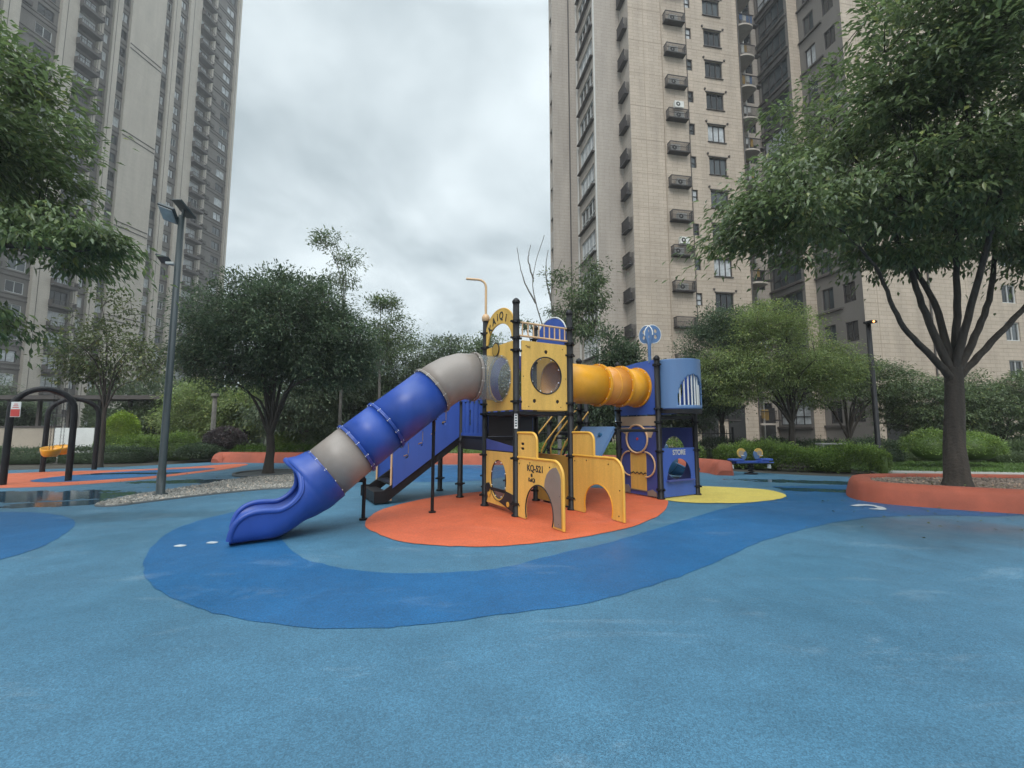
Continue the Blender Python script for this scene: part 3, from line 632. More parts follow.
# left face, below the deck: yellow panel with oval bubble over a black wavy base
lo = P1('crawl_panel', 0, 0, E2, [(.08, .10), (1.11, .10), (1.11, 1.06), (.08, 1.06)], [ell(.63, .56, .30, .35, 36)], 'yellow_panel')
wav = [(.08, .055), (1.11, .055), (1.11, .43)] + [(1.05, .46), (.97, .47), (.9, .40)] + [(.63+.33*math.cos(R(a)), .56+.38*math.sin(R(a))) for a in range(205, 336, 10)] + [(.33, .38), (.22, .37), (.08, .35)]
pnl('base_trim', wav, [], gp(0, 0)-E1*.018, E2, 'black_panel', lo, .014, .002)
for u, z in ((.96, .26), (.24, .17)):
    mb = MB(); dsk(mb, gp(0, 0)+E2*u+Vector((0, 0, z))-E1*.03, E2, E1, .045, .012, 20); mb.build('round_knob', 'yellow_pipe', lo)
bubble(0, 0, E2, .63, .56, .30, .35, 'smoky_bubble', lo, .08, -1)
P1('blue_strip_panel', 0, 0, E2, [(.08, 1.08), (1.11, 1.08), (1.11, 1.29), (.08, 1.17)], [], 'violet_blue_panel')
# rear lower ochre panels
P1('lower_rear_panel', 1, 0, E2, rrect(.08, .06, 1.1, .98, .03), [], 'ochre_panel')
# sticker on the front post
mb = MB(); mb.box(gp(0, 0, 1.62)+Vector((-.005, -.06, 0)), (.055, .004, .27)); st = mb.build('sticker', 'white_paint', PS)
mb = MB(); 
for k in range(5): mb.box(gp(0, 0, 1.53+k*.045)+Vector((-.005, -.063, 0)), (.035, .003, .026))
mb.build('sticker_print', 'dark_green_metal', st)
# two wing walls with crawl arches
def wing(i, sign):
    o0 = gp(i, 0); d = -E2
    out_ = [(.07, .06), (.07, 1.40), (.50, 1.40)] + [(.50+.13*math.cos(R(a)), 1.27+.13*math.sin(R(a))) for a in range(80, -1, -20)] + [(.63, .99), (1.06, .99)] + [(1.08+.23*math.cos(R(a)), .76+.23*math.sin(R(a))) for a in range(84, -1, -14)] + [(1.31, .02), (1.10, .02)]
    if sign: hole = [(.70+.385*math.cos(R(a)), .18+.42*math.sin(R(a))) for a in range(-22, 204, 10)]
    else: hole = [(.73+.35*math.cos(R(a)), .18+.37*math.sin(R(a))) for a in range(-22, 204, 10)]
    x0, x1 = hole[0][0], hole[-1][0]
    full = [(x1-.02, .02)] + [(.07, .02)] + out_[1:-1] + [(x0+.02, .02)] + hole
    wl = pnl('wing_wall', full, [rrect(.16, 1.13, .27, 1.17, .008), rrect(.16, 1.21, .27, 1.25, .008)] if sign else [], o0, d, 'yellow_panel', PS, .02, .003)
    mb = MB()
    edge = [(.06, 1.41), (.50, 1.41)] + [(.50+.14*math.cos(R(a)), 1.27+.14*math.sin(R(a))) for a in range(75, -1, -15)] + [(.64, 1.01)]
    mb.tube([o0+d*u+Vector((0, 0, z)) for u, z in edge], .024, 10)
    edge = [(.06, 1.0), (1.06, 1.0)] + [(1.08+.245*math.cos(R(a)), .76+.245*math.sin(R(a))) for a in range(80, -1, -13)] + [(1.325, .02)]
    mb.tube([o0+d*u+Vector((0, 0, z)) for u, z in edge], .024, 10)
    mb.build('edge_pipe', 'yellow_pipe', wl)
    mb = MB()
    for u, z in ((.12, .2), (.12, .9), (.45, .93), (1.0, .9), (1.25, .5), (1.22, .1)):
        mb.ball(o0+d*u+Vector((0, 0, z))-E1*.012, .011)
    mb.build('panel_bolts', 'black_metal', wl)
    return wl, o0, d, hole
wl, o0, d, hole = wing(0, True)
ann(wl, 'yellow wing wall marked KQ-521 with a grey side')
nl = -E1   # side facing the camera's left
me = textmesh('KQ-521', .145, .005, 1.0, offset=.003); place(me, 'lettering', o0+d*.60+Vector((0, 0, .845))+nl*.013, d, 'ink', wl)
me = textmesh('KaiQi', .085, .005, 1.0, offset=.002); place(me, 'lettering', o0+d*.50+Vector((0, 0, .66))+nl*.013, d, 'ink', wl)
pnl('logo', [(-.02, -.01), (.02, -.01), (.028, .02), (.01, .05), (0, .035), (-.015, .045), (-.03, .02)], [], o0+d*.50+Vector((0, 0, .72))+nl*.013, d, 'ink', wl, .004, 0)
gy = [(1.11, .05)] + [(u+.02, z) for u, z in hole if u > .92 and z > .1][::1] + [(.86, .60), (.88, .70), (.93, .79), (1.0, .855), (1.08, .895), (1.17, .91)] + [(1.08+.20*math.cos(R(a)), .72+.20*math.sin(R(a))) for a in (50, 30, 10)] + [(1.285, .05)]
pnl('grey_side_trim', gy, [], o0+nl*.016, d, 'grey_panel', wl, .008, .001)
mb = MB(); mb.tube([o0+d*(u)+Vector((0, 0, max(z, .03)))+nl*.012 for u, z in hole], .011, 6); mb.build('arch_rim', 'black_panel', wl)
wl, o0, d, hole = wing(1, False); ann(wl, 'plain yellow wing wall with a crawl arch')
mb = MB(); mb.tube([o0+d*(u)+Vector((0, 0, max(z, .03)))+nl*.010 for u, z in hole], .011, 6); mb.build('arch_rim', 'yellow_plastic', wl)

# ---- tube slide
SM = gp(0, .5)
def sp_(s, w_, z): return SM - E1*s - E2*w_ + Vector((0, 0, z))     # s along the slide, w towards the viewer
AX = [(0., 2.40), (.55, 2.41), (.80, 2.40), (1.0, 2.33), (1.17, 2.23), (1.32, 2.12), (2.08, 1.53), (2.52, 1.18), (2.95, .82)]
def seg(pts, r, m_, name, parent, n=36, thick=.012, lab=None):
    sp = [Vector(sp_(s, 0, z)) for s, z in pts]; mb = MB(); mb.tube(sp, r, n, cap=False); 
    o = mb.build(name, m_, parent, solid=thick)
    if lab: o['label'] = lab
    return o
def flange(p, t, r, m_, parent, nb=12, w_=.02, h=.036):
    t = t.normalized(); a = Vector((0, 0, 1)) - t*t.z; a.normalize(); b = t.cross(a); K = 40; prof = [(-w_, 0), (-w_, h), (-.004, h+.002), (-.003, h-.008), (.003, h-.008), (.004, h+.002), (w_, h), (w_, 0)]
    vs = [p + t*x + (a*math.cos(2*math.pi*k/K)+b*math.sin(2*math.pi*k/K))*(r+y) for x, y in prof for k in range(K)]
    fs = [(i*K+k, i*K+(k+1) % K, (i+1)*K+(k+1) % K, (i+1)*K+k) for i in range(len(prof)-1) for k in range(K)]
    mb = MB(); mb.add(vs, fs, 0); o = mb.build('flange', m_, parent)
    mb = MB()
    for k in range(nb):
        an = 2*math.pi*(k+.5)/nb; dr = a*math.cos(an)+b*math.sin(an); c = p + dr*(r+h*.62); mb.tube([c - t*(w_+.007), c + t*(w_+.007)], .011, 8)
    mb.build('flange_bolts', 'bolt_metal', parent)
    return o
TR = .405
def tang(i):
    a = AX[max(i-1, 0)]; b = AX[min(i+1, len(AX)-1)]; return -E1*(b[0]-a[0]) + Vector((0, 0, b[1]-a[1]))
s1 = seg([AX[0], (.27, 2.405), AX[1]], TR, 'clear_plastic', 'slide_section', PS, lab='clear plastic tube section at the tower')
s2 = seg([(.57, 2.41), AX[2], AX[3], AX[4], AX[5]], TR, 'grey_plastic', 'slide_section', PS, lab='grey elbow section of the tube slide')
s3 = seg([AX[5], AX[6]], TR, 'blue_plastic', 'slide_section', PS, lab='upper blue section of the tube slide')
s4 = seg([AX[6], AX[7]], TR, 'blue_plastic', 'slide_section', PS, lab='short blue section of the tube slide')
s5 = seg([AX[7], AX[8]], TR, 'grey_plastic', 'slide_section', PS, lab='grey lower section of the tube slide')
def sv(q): return sp_(q[0], 0, q[1])
flange(sp_(.02, 0, 2.40), -E1, TR, 'clear_plastic', s1, 12, .012)
flange(sv(AX[1]), -E1, TR, 'grey_plastic', s2); tt = -E1*.76 + Vector((0, 0, -.59))
flange(sv(AX[5]), tt, TR, 'grey_plastic', s2); flange(sv(AX[6]), tt, TR, 'blue_plastic', s3); flange(sv(AX[7]), tt, TR, 'blue_plastic', s4); flange(sv(AX[8]), tt, TR-.012, 'blue_plastic', s5, h=.03)
# exit chute
ST = [  # s, z of the centre, lateral radius, inner depth, outer depth, tilt, half opening angle
 (2.95, .82, .405, .405, .43, 40, 180), (3.05, .74, .407, .405, .43, 38, 179), (3.13, .68, .41, .40, .425, 36, 178), (3.17, .62, .41, .375, .40, 32, 138), (3.24, .56, .41, .345, .375, 26, 108),
 (3.33, .50, .41, .31, .34, 18, 96), (3.44, .445, .41, .27, .37, 8, 91), (3.56, .41, .41, .235, .39, 2, 90), (3.70, .415, .415, .225, .395, 0, 90), (3.83, .41, .415, .215, .39, 0, 90),
 (3.94, .375, .415, .19, .36, 0, 90), (4.03, .30, .41, .15, .285, 0, 90), (4.08, .19, .405, .09, .175, 0, 90), (4.10, .08, .40, .04, .07, 0, 90)]
def section(k, outer):
    s, z, rl, bi, bo, ti, ph = ST[k]; b = bo if outer else bi; rr = rl+(.03 if outer else 0); n = 30; o = []
    tn = (math.cos(R(ti)), -math.sin(R(ti))); nn = (math.sin(R(ti)), math.cos(R(ti)))   # tangent and up-normal in (s,z)
    sq = max(0, min(1, (k-4)/4)) if outer else 0
    for q in range(n+1):
        a = R(-ph + 2*ph*q/n); x = math.sin(a); y = -math.cos(a)
        if sq: pw = 1-.62*sq; x = math.copysign(abs(x)**pw, x); y = math.copysign(abs(y)**pw, y)
        vr = rr if y > 0 else b
        if k < 3: vr = rr if outer else rl
        hood = 0
        if k in (1, 2): hood = max(0, -math.cos(a)) * (.05 if k == 1 else .13)*max(0, (abs(math.degrees(a))-60)/120)
        up_ = y*vr; o.append(sp_(s + nn[0]*up_ + tn[0]*hood, x*rr, z + nn[1]*up_ + tn[1]*hood*.4 + hood*.35))
    return o
inn = [section(k, False) for k in range(len(ST))]; ou = [section(k, True) for k in range(len(ST))]
def resamp(rows, m_=3):
    o = []
    for i in range(len(rows)-1):
        a, b, c, d_ = rows[max(i-1, 0)], rows[i], rows[i+1], rows[min(i+2, len(rows)-1)]
        for k in range(m_):
            t = k/m_; o.append([.5*((2*q)+(r_-p_)*t+(2*p_-5*q+4*r_-u_)*t*t+(3*q-p_-3*r_+u_)*t**3) for p_, q, r_, u_ in zip(a, b, c, d_)])
    return o + [rows[-1]]
inn, ou = resamp(inn), resamp(ou); K = len(inn[0]); mb = MB()
for rows in (inn, ou): mb.add([p for r_ in rows for p in r_], [(i*K+k, i*K+k+1, (i+1)*K+k+1, (i+1)*K+k) for i in range(len(rows)-1) for k in range(K-1)], 0, True)
lipL = [(a[0]+b[0])/2 for a, b in zip(inn, ou)][6:]; lipR = [(a[-1]+b[-1])/2 for a, b in zip(inn, ou)][6:]
L_ = len(inn); 
for e in (0, K-1):
    vs = [r_[e] for r_ in inn]+[r_[e] for r_ in ou]; mb.add(vs, [(i, i+1, L_+i+1, L_+i) for i in range(L_-1)], 0, True)
mb.tube(lipL[::-1] + lipR, .038, 12)
mb.add(inn[-1]+ou[-1], [(k, k+1, K+k+1, K+k) for k in range(K-1)], 0)
ch = mb.build('exit_chute', 'blue_plastic', PS); ann(ch, 'open blue exit chute with a flared hood')
mb = MB(); mb.tube([p + (p-sp_(3.3, 0, .6)).normalized()*.028 - E1*-.02 for p in lipR[:14]], .012, 8); mb.tube([p + (p-sp_(3.3, 0, .6)).normalized()*.028 for p in lipL[:14]], .012, 8); mb.build('hood_rib', 'blue_plastic', ch)
# slide supports
for (x, y), ss_, zt in (((-2.43, 7.35), 2.50, .70), ((-1.41, 7.94), 1.33, 1.66)):
    mb = MB(); c = sp_(ss_, -.0, zt); mb.tube([(x, y, .0), (x, y, .03)], .065, 14); mb.tube([(x, y, 0), (x, y, zt*.8), (x, y, zt-.05), (x+(c.x-x)*.35, y+(c.y-y)*.35, zt+.03), (c.x, c.y, zt+.05)], .03, 12)
    o = mb.build('slide_support', 'black_metal', PS); mb = MB(); mb.box((c.x, c.y, zt+.03), (.16, .30, .05), E1); mb.tube([(c.x-.1, c.y, zt-.01), (c.x+.1, c.y, zt-.01)], .025, 10); mb.build('support_bracket', 'black_metal', o)

# ---- stairs on the left, rising along the same grid
Q = gp(0, 2)
for j, nm in ((2, 'near'), (3, 'far')):
    q = gp(0, j); 
    pnl('stair_stringer', [(-1.82, .03), (-1.58, .03), (-.04, 1.14), (-.04, 1.32), (-.12, 1.32), (-1.64, .26), (-1.82, .26)], [], q, E1, 'black_metal', PS, .05, .004)
    slots = []
    for (u, z) in ((-1.17, .98), (-.87, 1.22), (-.60, 1.42), (-.36, 1.66)):
        slots.append(rrect(u-.012, z-.02, u+.012, z+.22, .01)); slots.append(ell(u-.04, z-.06, .055, .045, 14))
    sp = pnl('stair_panel', [(-1.47, .30), (-.05, 1.30), (-.05, 2.08), (-.25, 2.02), (-1.30, 1.20), (-1.47, 1.02)], slots, q+E2*(-.035 if j == 2 else .035), E1, 'blue_panel', PS, .02, .003)
    mb = MB()
    for (u, z) in ((-1.17, .98), (-.87, 1.22), (-.60, 1.42), (-.36, 1.66)):
        mb.tube([q+E1*(u-.09)+Vector((0, 0, z-.06)), q+E1*(u+.01)+Vector((0, 0, z-.03))], .014, 8)
        mb.tube([q+E1*(u+.016)+Vector((0, 0, z)), q+E1*(u+.016)+Vector((0, 0, z+.2))], .008, 6)
    mb.build('note_trim', 'pink_pipe', sp)
    mb = MB(); mb.tube([q+E1*-1.49+Vector((0, 0, .06)), q+E1*-1.49+Vector((0, 0, 1.0))], .022, 8); mb.build('handrail', 'pink_pipe', sp)
    mb = MB(); mb.tube([q+E1*-.09+Vector((0, 0, 1.3)), q+E1*-.09+Vector((0, 0, 2.05))], .018, 8); mb.build('handrail', 'pink_pipe', sp)
mb = MB()
for k in range(7): c = (gp(0, 2)+gp(0, 3))/2 - E1*(1.62-k*.25); mb.box((c.x, c.y, .19+k*.18), (.24, MM-.06, .035), E1)
mb.box(Vector(((gp(0, 2)+gp(0, 3))/2 - E1*1.74))+Vector((0, 0, .13)), (.12, MM+.04, .2), E1)
mb.build('stair_treads', 'black_metal', PS)
# side rail with blue bars between tower and stair landing
mb = MB()
for z in (1.36, 2.08): mb.box(gp(0, 1.5, z), (MM-.12, .03, .06), E2)
for k in range(5): mb.box(gp(0, 1.14+k*.18, 1.72), (.115, .022, .68), E2)
mb.build('barred_rail', 'blue_panel', PS)
for q, dd in ((gp(0, 3), E1), (gp(1, 1), E2), (gp(1, 2), E2)):
    pnl('landing_panel', rrect(.07, 1.36, 1.1, 2.1, .03), [rrect(.3, 1.55, .5, 1.95, .05), rrect(.68, 1.55, .88, 1.95, .05)], q, dd, 'blue_panel', PS)

# ---- tunnel between the towers
TM = gp(1, .5, 2.40)
def tun(a, b, m_, lab):
    mb = MB(); mb.tube([TM+E1*a, TM+E1*(a+b)/2, TM+E1*b], .405, 36, cap=False); o = mb.build('tunnel_section', m_, PS, solid=.012); o['label'] = lab; return o
t1 = tun(.02, 1.18, 'yellow_plastic', 'yellow tunnel section on the left'); t2 = tun(1.20, 1.82, 'amber_plastic', 'translucent orange tunnel section in the middle'); t3 = tun(1.84, 2.36, 'yellow_plastic', 'yellow tunnel section on the right')
for a, o in ((1.19, t1), (1.83, t3)): flange(TM+E1*a, E1, .405, 'yellow_plastic', o, 12, .03, .05)
mb = MB(); mb.tube([TM+E1*1.51+Vector((0, 0, .409*math.sin(a)))+E2*(.409*math.cos(a)) for a in [2*math.pi*k/30 for k in range(30)]], .01, 6, closed=True); mb.build('seam', 'yellow_plastic', t2)
flange(TM+E1*2.33, E1, .405, 'yellow_plastic', t3, 12, .02, .045)
P1('tunnel_panel', 1, 0, E2, rrect(.07, 1.81, 1.11, 3.0, .02), [ell(.59, 2.4, .40, .40, 36)], 'yellow_panel')
# ---- second tower
P1('tunnel_panel', 3, 0, E2, [(.07, 1.78), (1.11, 1.78), (1.11, 2.90), (.6, 2.96), (.07, 2.97)], [ell(.59, 2.4, .40, .40, 36)], 'blue_panel')
fp = P1('face_panel', 3, 0, E2, rrect(.08, .03, 1.11, 1.52, .02), [], 'violet_blue_panel'); ann(fp, 'blue play panel with yellow rings and a yellow middle')
nf = -E1
def onf(outl, m_, nm, th=.01, off=.018): return pnl(nm, outl, [], gp(3, 0)+nf*off, E2, m_, fp, th, .001)
onf([(.09, 1.53), (1.10, 1.53), (1.10, 1.60), (.09, 1.74)] if False else [(.09, 1.50), (.2, 1.28), (.34, 1.30), (.5, 1.50)], 'sand_panel', 'panel_inlay'); onf([(.75, 1.50), (.92, 1.33), (1.10, 1.42), (1.10, 1.50)], 'sand_panel', 'panel_inlay')
P1('sand_strip_panel', 3, 0, E2, [(.08, 1.54), (1.11, 1.54), (1.11, 1.75), (.08, 1.75)], [], 'sand_panel')
onf([(.36, .14), (.82, .14), (.82, .94), (.36, .94)], 'yellow_panel', 'panel_inlay')
onf([(.08, .04), (.34, .04), (.34, .12), (.84, .12), (.84, .04), (1.10, .04), (1.10, .20), (.9, .22), (.84, .135), (.34, .135), (.2, .18), (.08, .12)], 'grey_panel', 'panel_inlay', off=.024)
mb = MB(); cc = gp(3, 0)+nf*.05
mb.tube([cc+E2*(.59+.31*math.cos(a))+Vector((0, 0, 1.25+.31*math.sin(a))) for a in [2*math.pi*k/36 for k in range(36)]], .022, 8, closed=True)
mb.build('ring_pipe', 'pink_pipe', fp)
mb = MB(); dsk(mb, gp(3, 0)+nf*.02+E2*.59+Vector((0, 0, 1.25)), E2, E1, .27, .014); mb.build('panel_disc', 'blue_panel', fp)
mb = MB(); dsk(mb, gp(3, 0)+nf*.032+E2*.59+Vector((0, 0, 1.25)), E2, E1, .03, .012, 12); mb.build('disc_hub', 'red_paint', fp)
for sg_ in (1, -1):
    mb = MB(); mb.tube([cc+E2*(.59+sg_*(.23+.27*math.sin(a)))+Vector((0, 0, .70+.27*math.cos(a))) for a in [math.pi*k/12 for k in range(13)]], .018, 8); mb.build('loop_handle', 'pink_pipe', fp)
wv = [(.36+.46*k/16, .50+.022*math.sin(k*1.57)) for k in range(17)]; mb = MB(); mb.tube([gp(3, 0)+nf*.028+E2*u+Vector((0, 0, z)) for u, z in wv], .012, 6); mb.build('wavy_slot', 'black_panel', fp)
so_ = P1('store_panel', 3, 0, E1, [(.09, .03), (1.11, .03), (1.11, 1.06), (.09, 1.06)], [[(.20, .36), (.98, .36), (.98, .44)] + [(.60+.38*math.cos(R(a)), .44+.39*math.sin(R(a))) for a in range(8, 176, 12)] + [(.20, .44)]], 'blue_panel'); ann(so_, 'blue STORE counter panel with an arched window')
me = textmesh('STORE', .155, .006, .9, offset=.003); place(me, 'lettering', gp(3, 0)+E1*.60+Vector((0, 0, .96))-E2*.014, E1, 'pipe_white', so_)
mb = MB(); mb.box(gp(3, 0, .37)+E1*.59-E2*.03, (.86, .12, .025), E1); mb.build('counter_shelf', 'violet_blue_panel', so_)
P1('tower_side_panel', 4, 0, E2, rrect(.07, .05, 1.11, 1.5, .03), [ell(.59, .8, .33, .5, 24)], 'violet_blue_panel')
P1('tower_side_panel', 4, 0, E2, rrect(.07, 1.82, 1.11, 2.9, .03), [ell(.59, 2.4, .3, .4, 24)], 'blue_panel')
P1('tower_rear_panel', 3, 1, E1, rrect(.07, 1.82, 1.11, 2.9, .03), [ell(.59, 2.3, .36, .36, 24)], 'blue_panel')
# curved balcony
mid = gp(3.5, 0); RB = .50; NA, NZ = 60, 44; z0, z1 = 1.90, 2.96; vs = []; fs = []
for a in range(NA+1):
    an = math.pi*a/NA
    for z in range(NZ+1): vs.append(mid - E1*(RB*math.cos(an)) - E2*(RB*1.02*math.sin(an)) + Vector((0, 0, z0+(z1-z0)*z/NZ)))
a0, a1 = 14, 40
for a in range(NA):
    for z in range(NZ):
        t = ((a+.5)-(a0+a1)/2)/((a1-a0)/2); zz = (z+.5)/NZ
        if abs(t) < 1 and zz > .06 and zz < .16+.52*math.sqrt(1-t*t) : continue
        fs.append((a*(NZ+1)+z, (a+1)*(NZ+1)+z, (a+1)*(NZ+1)+z+1, a*(NZ+1)+z+1))
mb = MB(); mb.add(vs, fs, 0, True); bal = mb.build('curved_balcony', 'slate_blue_panel', PS, solid=.025); ann(bal, 'curved slate blue balcony with white bars')
mb = MB()
for k in range(7):
    an = math.pi*(a0+2+k*(a1-a0-4)/6)/NA; t = ((a0+2+k*(a1-a0-4)/6)-(a0+a1)/2)/((a1-a0)/2); zt = z0+(z1-z0)*(.18+.52*math.sqrt(max(0, 1-t*t)))
    c = mid - E1*((RB-.035)*math.cos(an)) - E2*((RB-.035)*math.sin(an)); mb.tube([c+Vector((0, 0, z0+.03)), c+Vector((0, 0, zt+.03))], .017, 8)
mb.tube([mid - E1*((RB-.02)*math.cos(an)) - E2*((RB+.0)*math.sin(an)) + Vector((0, 0, z0+.05)) for an in [math.pi*k/24 for k in range(25)]], .016, 6)
mb.build('balcony_bars', 'white_paint', bal)
mb = MB(); K = 24; top = [mid - E1*((RB+.015)*math.cos(math.pi*k/K)) - E2*((RB+.015)*math.sin(math.pi*k/K)) for k in range(K+1)]
for z in (1.80, 1.89): mb.add([p+Vector((0, 0, z)) for p in top], [tuple(range(K+1))])
mb.add([p+Vector((0, 0, z)) for z in (1.80, 1.89) for p in top], [(k, k+1, K+1+k+1, K+1+k) for k in range(K)])
mb.build('balcony_floor', 'black_metal', bal)
# propeller ornament
fo = gp(3, .16)
mb = MB(); mb.box(fo+Vector((0, 0, 3.13)), (.05, .05, .42), E1); orn = mb.build('propeller_ornament', 'slate_blue_panel', PS)
ann(orn, 'light blue holed disc ornament standing on the tower')
for dd, cu_ in ((E2, .20), (E1*.8-E2*.3, .17)):
    dn = dd.normalized(); outl = [(-.035, -.32), (.035, -.32), (.035, -.12)] + [(cu_*.0+.03+.19*math.cos(R(a))*1.0+.06, .16+.20*math.sin(R(a))) for a in range(-100, 200, 12)] + [(-.035, -.05)]
    hs = [ell(.09+x, .16+y, .036, .045, 10) for x, y in ((-.07, .07), (.06, .07), (-.07, -.06), (.06, -.06))]
    o = pnl('ornament_disc', outl, hs, fo+Vector((0, 0, 3.40)), dn, 'slate_blue_panel', orn, .018, .002)
    mb = MB(); n_ = Vector((dn.y, -dn.x, 0)); mb.tube([fo+dn*(.09+.195*math.cos(R(a)))+Vector((0, 0, 3.56+.205*math.sin(R(a)))) for a in range(-90, 196, 14)], .012, 6); mb.build('disc_trim', 'white_paint', orn)
# leaning climbing board with grips, rear rails
u0 = gp(2, .06, 1.50); u1 = gp(1.08, .06, .02); bd = (u1-u0).normalized(); wd_ = E2
nrm = bd.cross(wd_).normalized()
mb = MB(); rotc = (u0+u1)/2 + E2*.5; L_ = (u1-u0).length
vs = [];
for a in (0, 1):
    for b in (0, 1):
        for c in (-.035, .035): vs.append(u0 + bd*(L_*a) + E2*(.98*b) + nrm*c)
mb.add(vs, [(0, 1, 3, 2), (4, 6, 7, 5), (0, 4, 5, 1), (2, 3, 7, 6), (0, 2, 6, 4), (1, 5, 7, 3)]); cbd = mb.build('climbing_board', 'slate_blue_panel', PS); ann(cbd, 'leaning pale blue climbing board with round grips')
sgn = 1 if nrm.dot(Vector((-1, -1, .5))) > 0 else -1
for a in (.12, .36, .6, .84):
    for b in (.27, .72):
        mb = MB(); c = u0+bd*(L_*a)+E2*b*.98+nrm*sgn*.035; mb.tube([c, c+nrm*sgn*.05], [.05, .035], 12); mb.build('grip', 'teal_plastic', cbd)
mb = MB(); mb.tube([gp(2, 0, 1.46), gp(2, 1, 1.46)], .03, 8); mb.tube([gp(2, 0, 0), gp(2, 0, 1.47)], .04, 10); mb.tube([gp(2, 0, 1.44), gp(3, 0, 1.44)], .03, 8); mb.build('board_frame', 'black_metal', PS)
mb = MB()
for j in (1.2, 1.85):
    q = gp(1, j); pp = [(.55, .75), (.55, 1.08), (.70, 1.32), (1.35, 1.98)]
    mb.tube([q+E1*u+Vector((0, 0, z)) for u, z in pp], .018, 8); mb.tube([q+E1*(u+.28)+Vector((0, 0, z-.12)) for u, z in pp], .018, 8)
mb.build('climber_rail', 'yellow_pipe', PS)
mb = MB()
for k in range(5): mb.tube([gp(1, 1.2)+E1*(.45+k*.19)+Vector((0, 0, .25+k*.25)), gp(1, 1.85)+E1*(.45+k*.19)+Vector((0, 0, .25+k*.25))], .02, 8)
for j in (1.2, 1.85): mb.tube([gp(1, j)+E1*.3, gp(1, j)+E1*1.2+Vector((0, 0, 1.38))], .025, 8)
mb.build('rung_ladder', 'black_metal', PS)
# rear tube slide of the second tower
pts = smoothloop([gp(3.55, 1, 2.28), gp(3.7, 1.35, 2.15), gp(4.15, 1.8, 1.75), gp(4.8, 2.1, 1.2), gp(5.35, 2.2, .75), gp(5.75, 2.2, .42)], 8, closed=False)
mb = MB(); mb.tube(pts, .39, 28, cap=False); rs_ = mb.build('rear_slide_tube', 'teal_plastic', PS, solid=.012); ann(rs_, 'dark teal tube slide behind the second tower')
for k in (8, 16, 24, 32): pa, pb = Vector(pts[k-1]), Vector(pts[k+1]); flange(Vector(pts[k]), pb-pa, .39, 'teal_plastic', rs_)
pts2 = [gp(5.7, 2.2, .40), gp(6.0, 2.1, .22), gp(6.35, 2.0, .2)]
mb = MB(); K = 14; rows = []
for q, b_ in zip(pts2, (.34, .22, .16)): rows.append([q + E2*(.36*math.cos(math.pi*k/K)) - Vector((0, 0, b_*math.sin(math.pi*k/K)))+Vector((0, 0, .08)) for k in range(K+1)])
mb.add([p for r_ in rows for p in r_], [(i*(K+1)+k, i*(K+1)+k+1, (i+1)*(K+1)+k+1, (i+1)*(K+1)+k) for i in range(2) for k in range(K)], 0, True); mb.tube([r_[0] for r_ in rows], .03, 8); mb.tube([r_[-1] for r_ in rows], .03, 8); mb.build('rear_chute', 'teal_plastic', rs_, solid=.02)
# ------------------------------------------------------------------ kerbs, planter, pebbles
def kerbwall(name, label, path, prof, m_, closed_ends=True, cat='kerb'):
    """prof = list of (offset across, height)"""
    mb = MB(); P = [Vector((x, y, 0)) for x, y in path]; n = len(P); K = len(prof); vs = []
    for i, p in enumerate(P):
        t = (P[min(i+1, n-1)]-P[max(i-1, 0)]).normalized(); nr = Vector((t.y, -t.x, 0)); e = min(1, min(i, n-1-i)/2*.5+.35) if closed_ends else 1
        vs += [p + nr*o*(.6+.4*e) + Vector((0, 0, z*e)) for o, z in prof]
    mb.add(vs, [(i*K+k, (i+1)*K+k, (i+1)*K+k+1, i*K+k+1) for i in range(n-1) for k in range(K-1)], 0, True)
    mb.add(vs[:K], [tuple(range(K))]); mb.add(vs[-K:], [tuple(range(K))[::-1]])
    c = P[n//2]; return tag(mb.build(name, m_, None, (c.x, c.y, 0)), label, cat)
prof = [(.42, 0), (.36, .14), (.28, .30), (.2, .40), (.1, .43), (-.12, .43), (-.2, .38), (-.24, 0)]
kp = smoothloop([G(214, 462.8), G(230, 462), G(290, 462.3), G(380, 463), G(480, 464), G(560, 465), G(640, 467.5), G(700, 471), G(722, 473.5), G(727, 475.5)], 5, closed=False)
kerbwall('play_kerb', 'long low orange rubber kerb wall running behind the climbing structure', kp, prof, 'orange_kerb')
# right planter: a rubber-coated ring around gravel
pc = [G(846, 493), G(852, 498.5), G(880, 503.5), G(930, 508), G(1024, 514.5), (10.4, 7.15), (12.6, 6.9), (14.4, 7.6), (15.0, 9.0), (13.9, 10.3), (11.6, 10.9), (9.6, 11.1), (8.3, 10.9)]
pl = smoothloop(pc, 8); cx = sum(p[0] for p in pl)/len(pl); cy = sum(p[1] for p in pl)/len(pl)
K = len(pl); mb = MB(); rows = []
for ins, z in ((0, 0), (.03, .12), (.07, .27), (.13, .36), (.22, .39), (.42, .39), (.46, .36), (.47, .26)):
    r_ = []
    for i, p in enumerate(pl):
        a = Vector(pl[i-1]); b = Vector(pl[(i+1) % K]); t = (b-a).normalized(); nr = Vector((-t.y, t.x)); 
        if nr.dot(Vector((cx-p[0], cy-p[1]))) < 0: nr = -nr
        r_.append((p[0]+nr.x*ins, p[1]+nr.y*ins, z))
    rows.append(r_)
mb.add([p for r_ in rows for p in r_], [(i*K+k, i*K+(k+1) % K, (i+1)*K+(k+1) % K, (i+1)*K+k) for i in range(len(rows)-1) for k in range(K)], 0, True)
plr = empty('tree_planter', (cx, cy, 0), 'large round-cornered orange rubber planter wall around the big tree at right', 'planter')
mb.build('planter_wall', 'orange_kerb', plr)
me = curvemesh([[(p[0]-cx, p[1]-cy) for p in rows[-1]]], .001)
for v in me.vertices: v.co.z = .30
me.materials.append(M['soil']); o = bpy.data.objects.new('planter_soil', me); finish(o, plr)
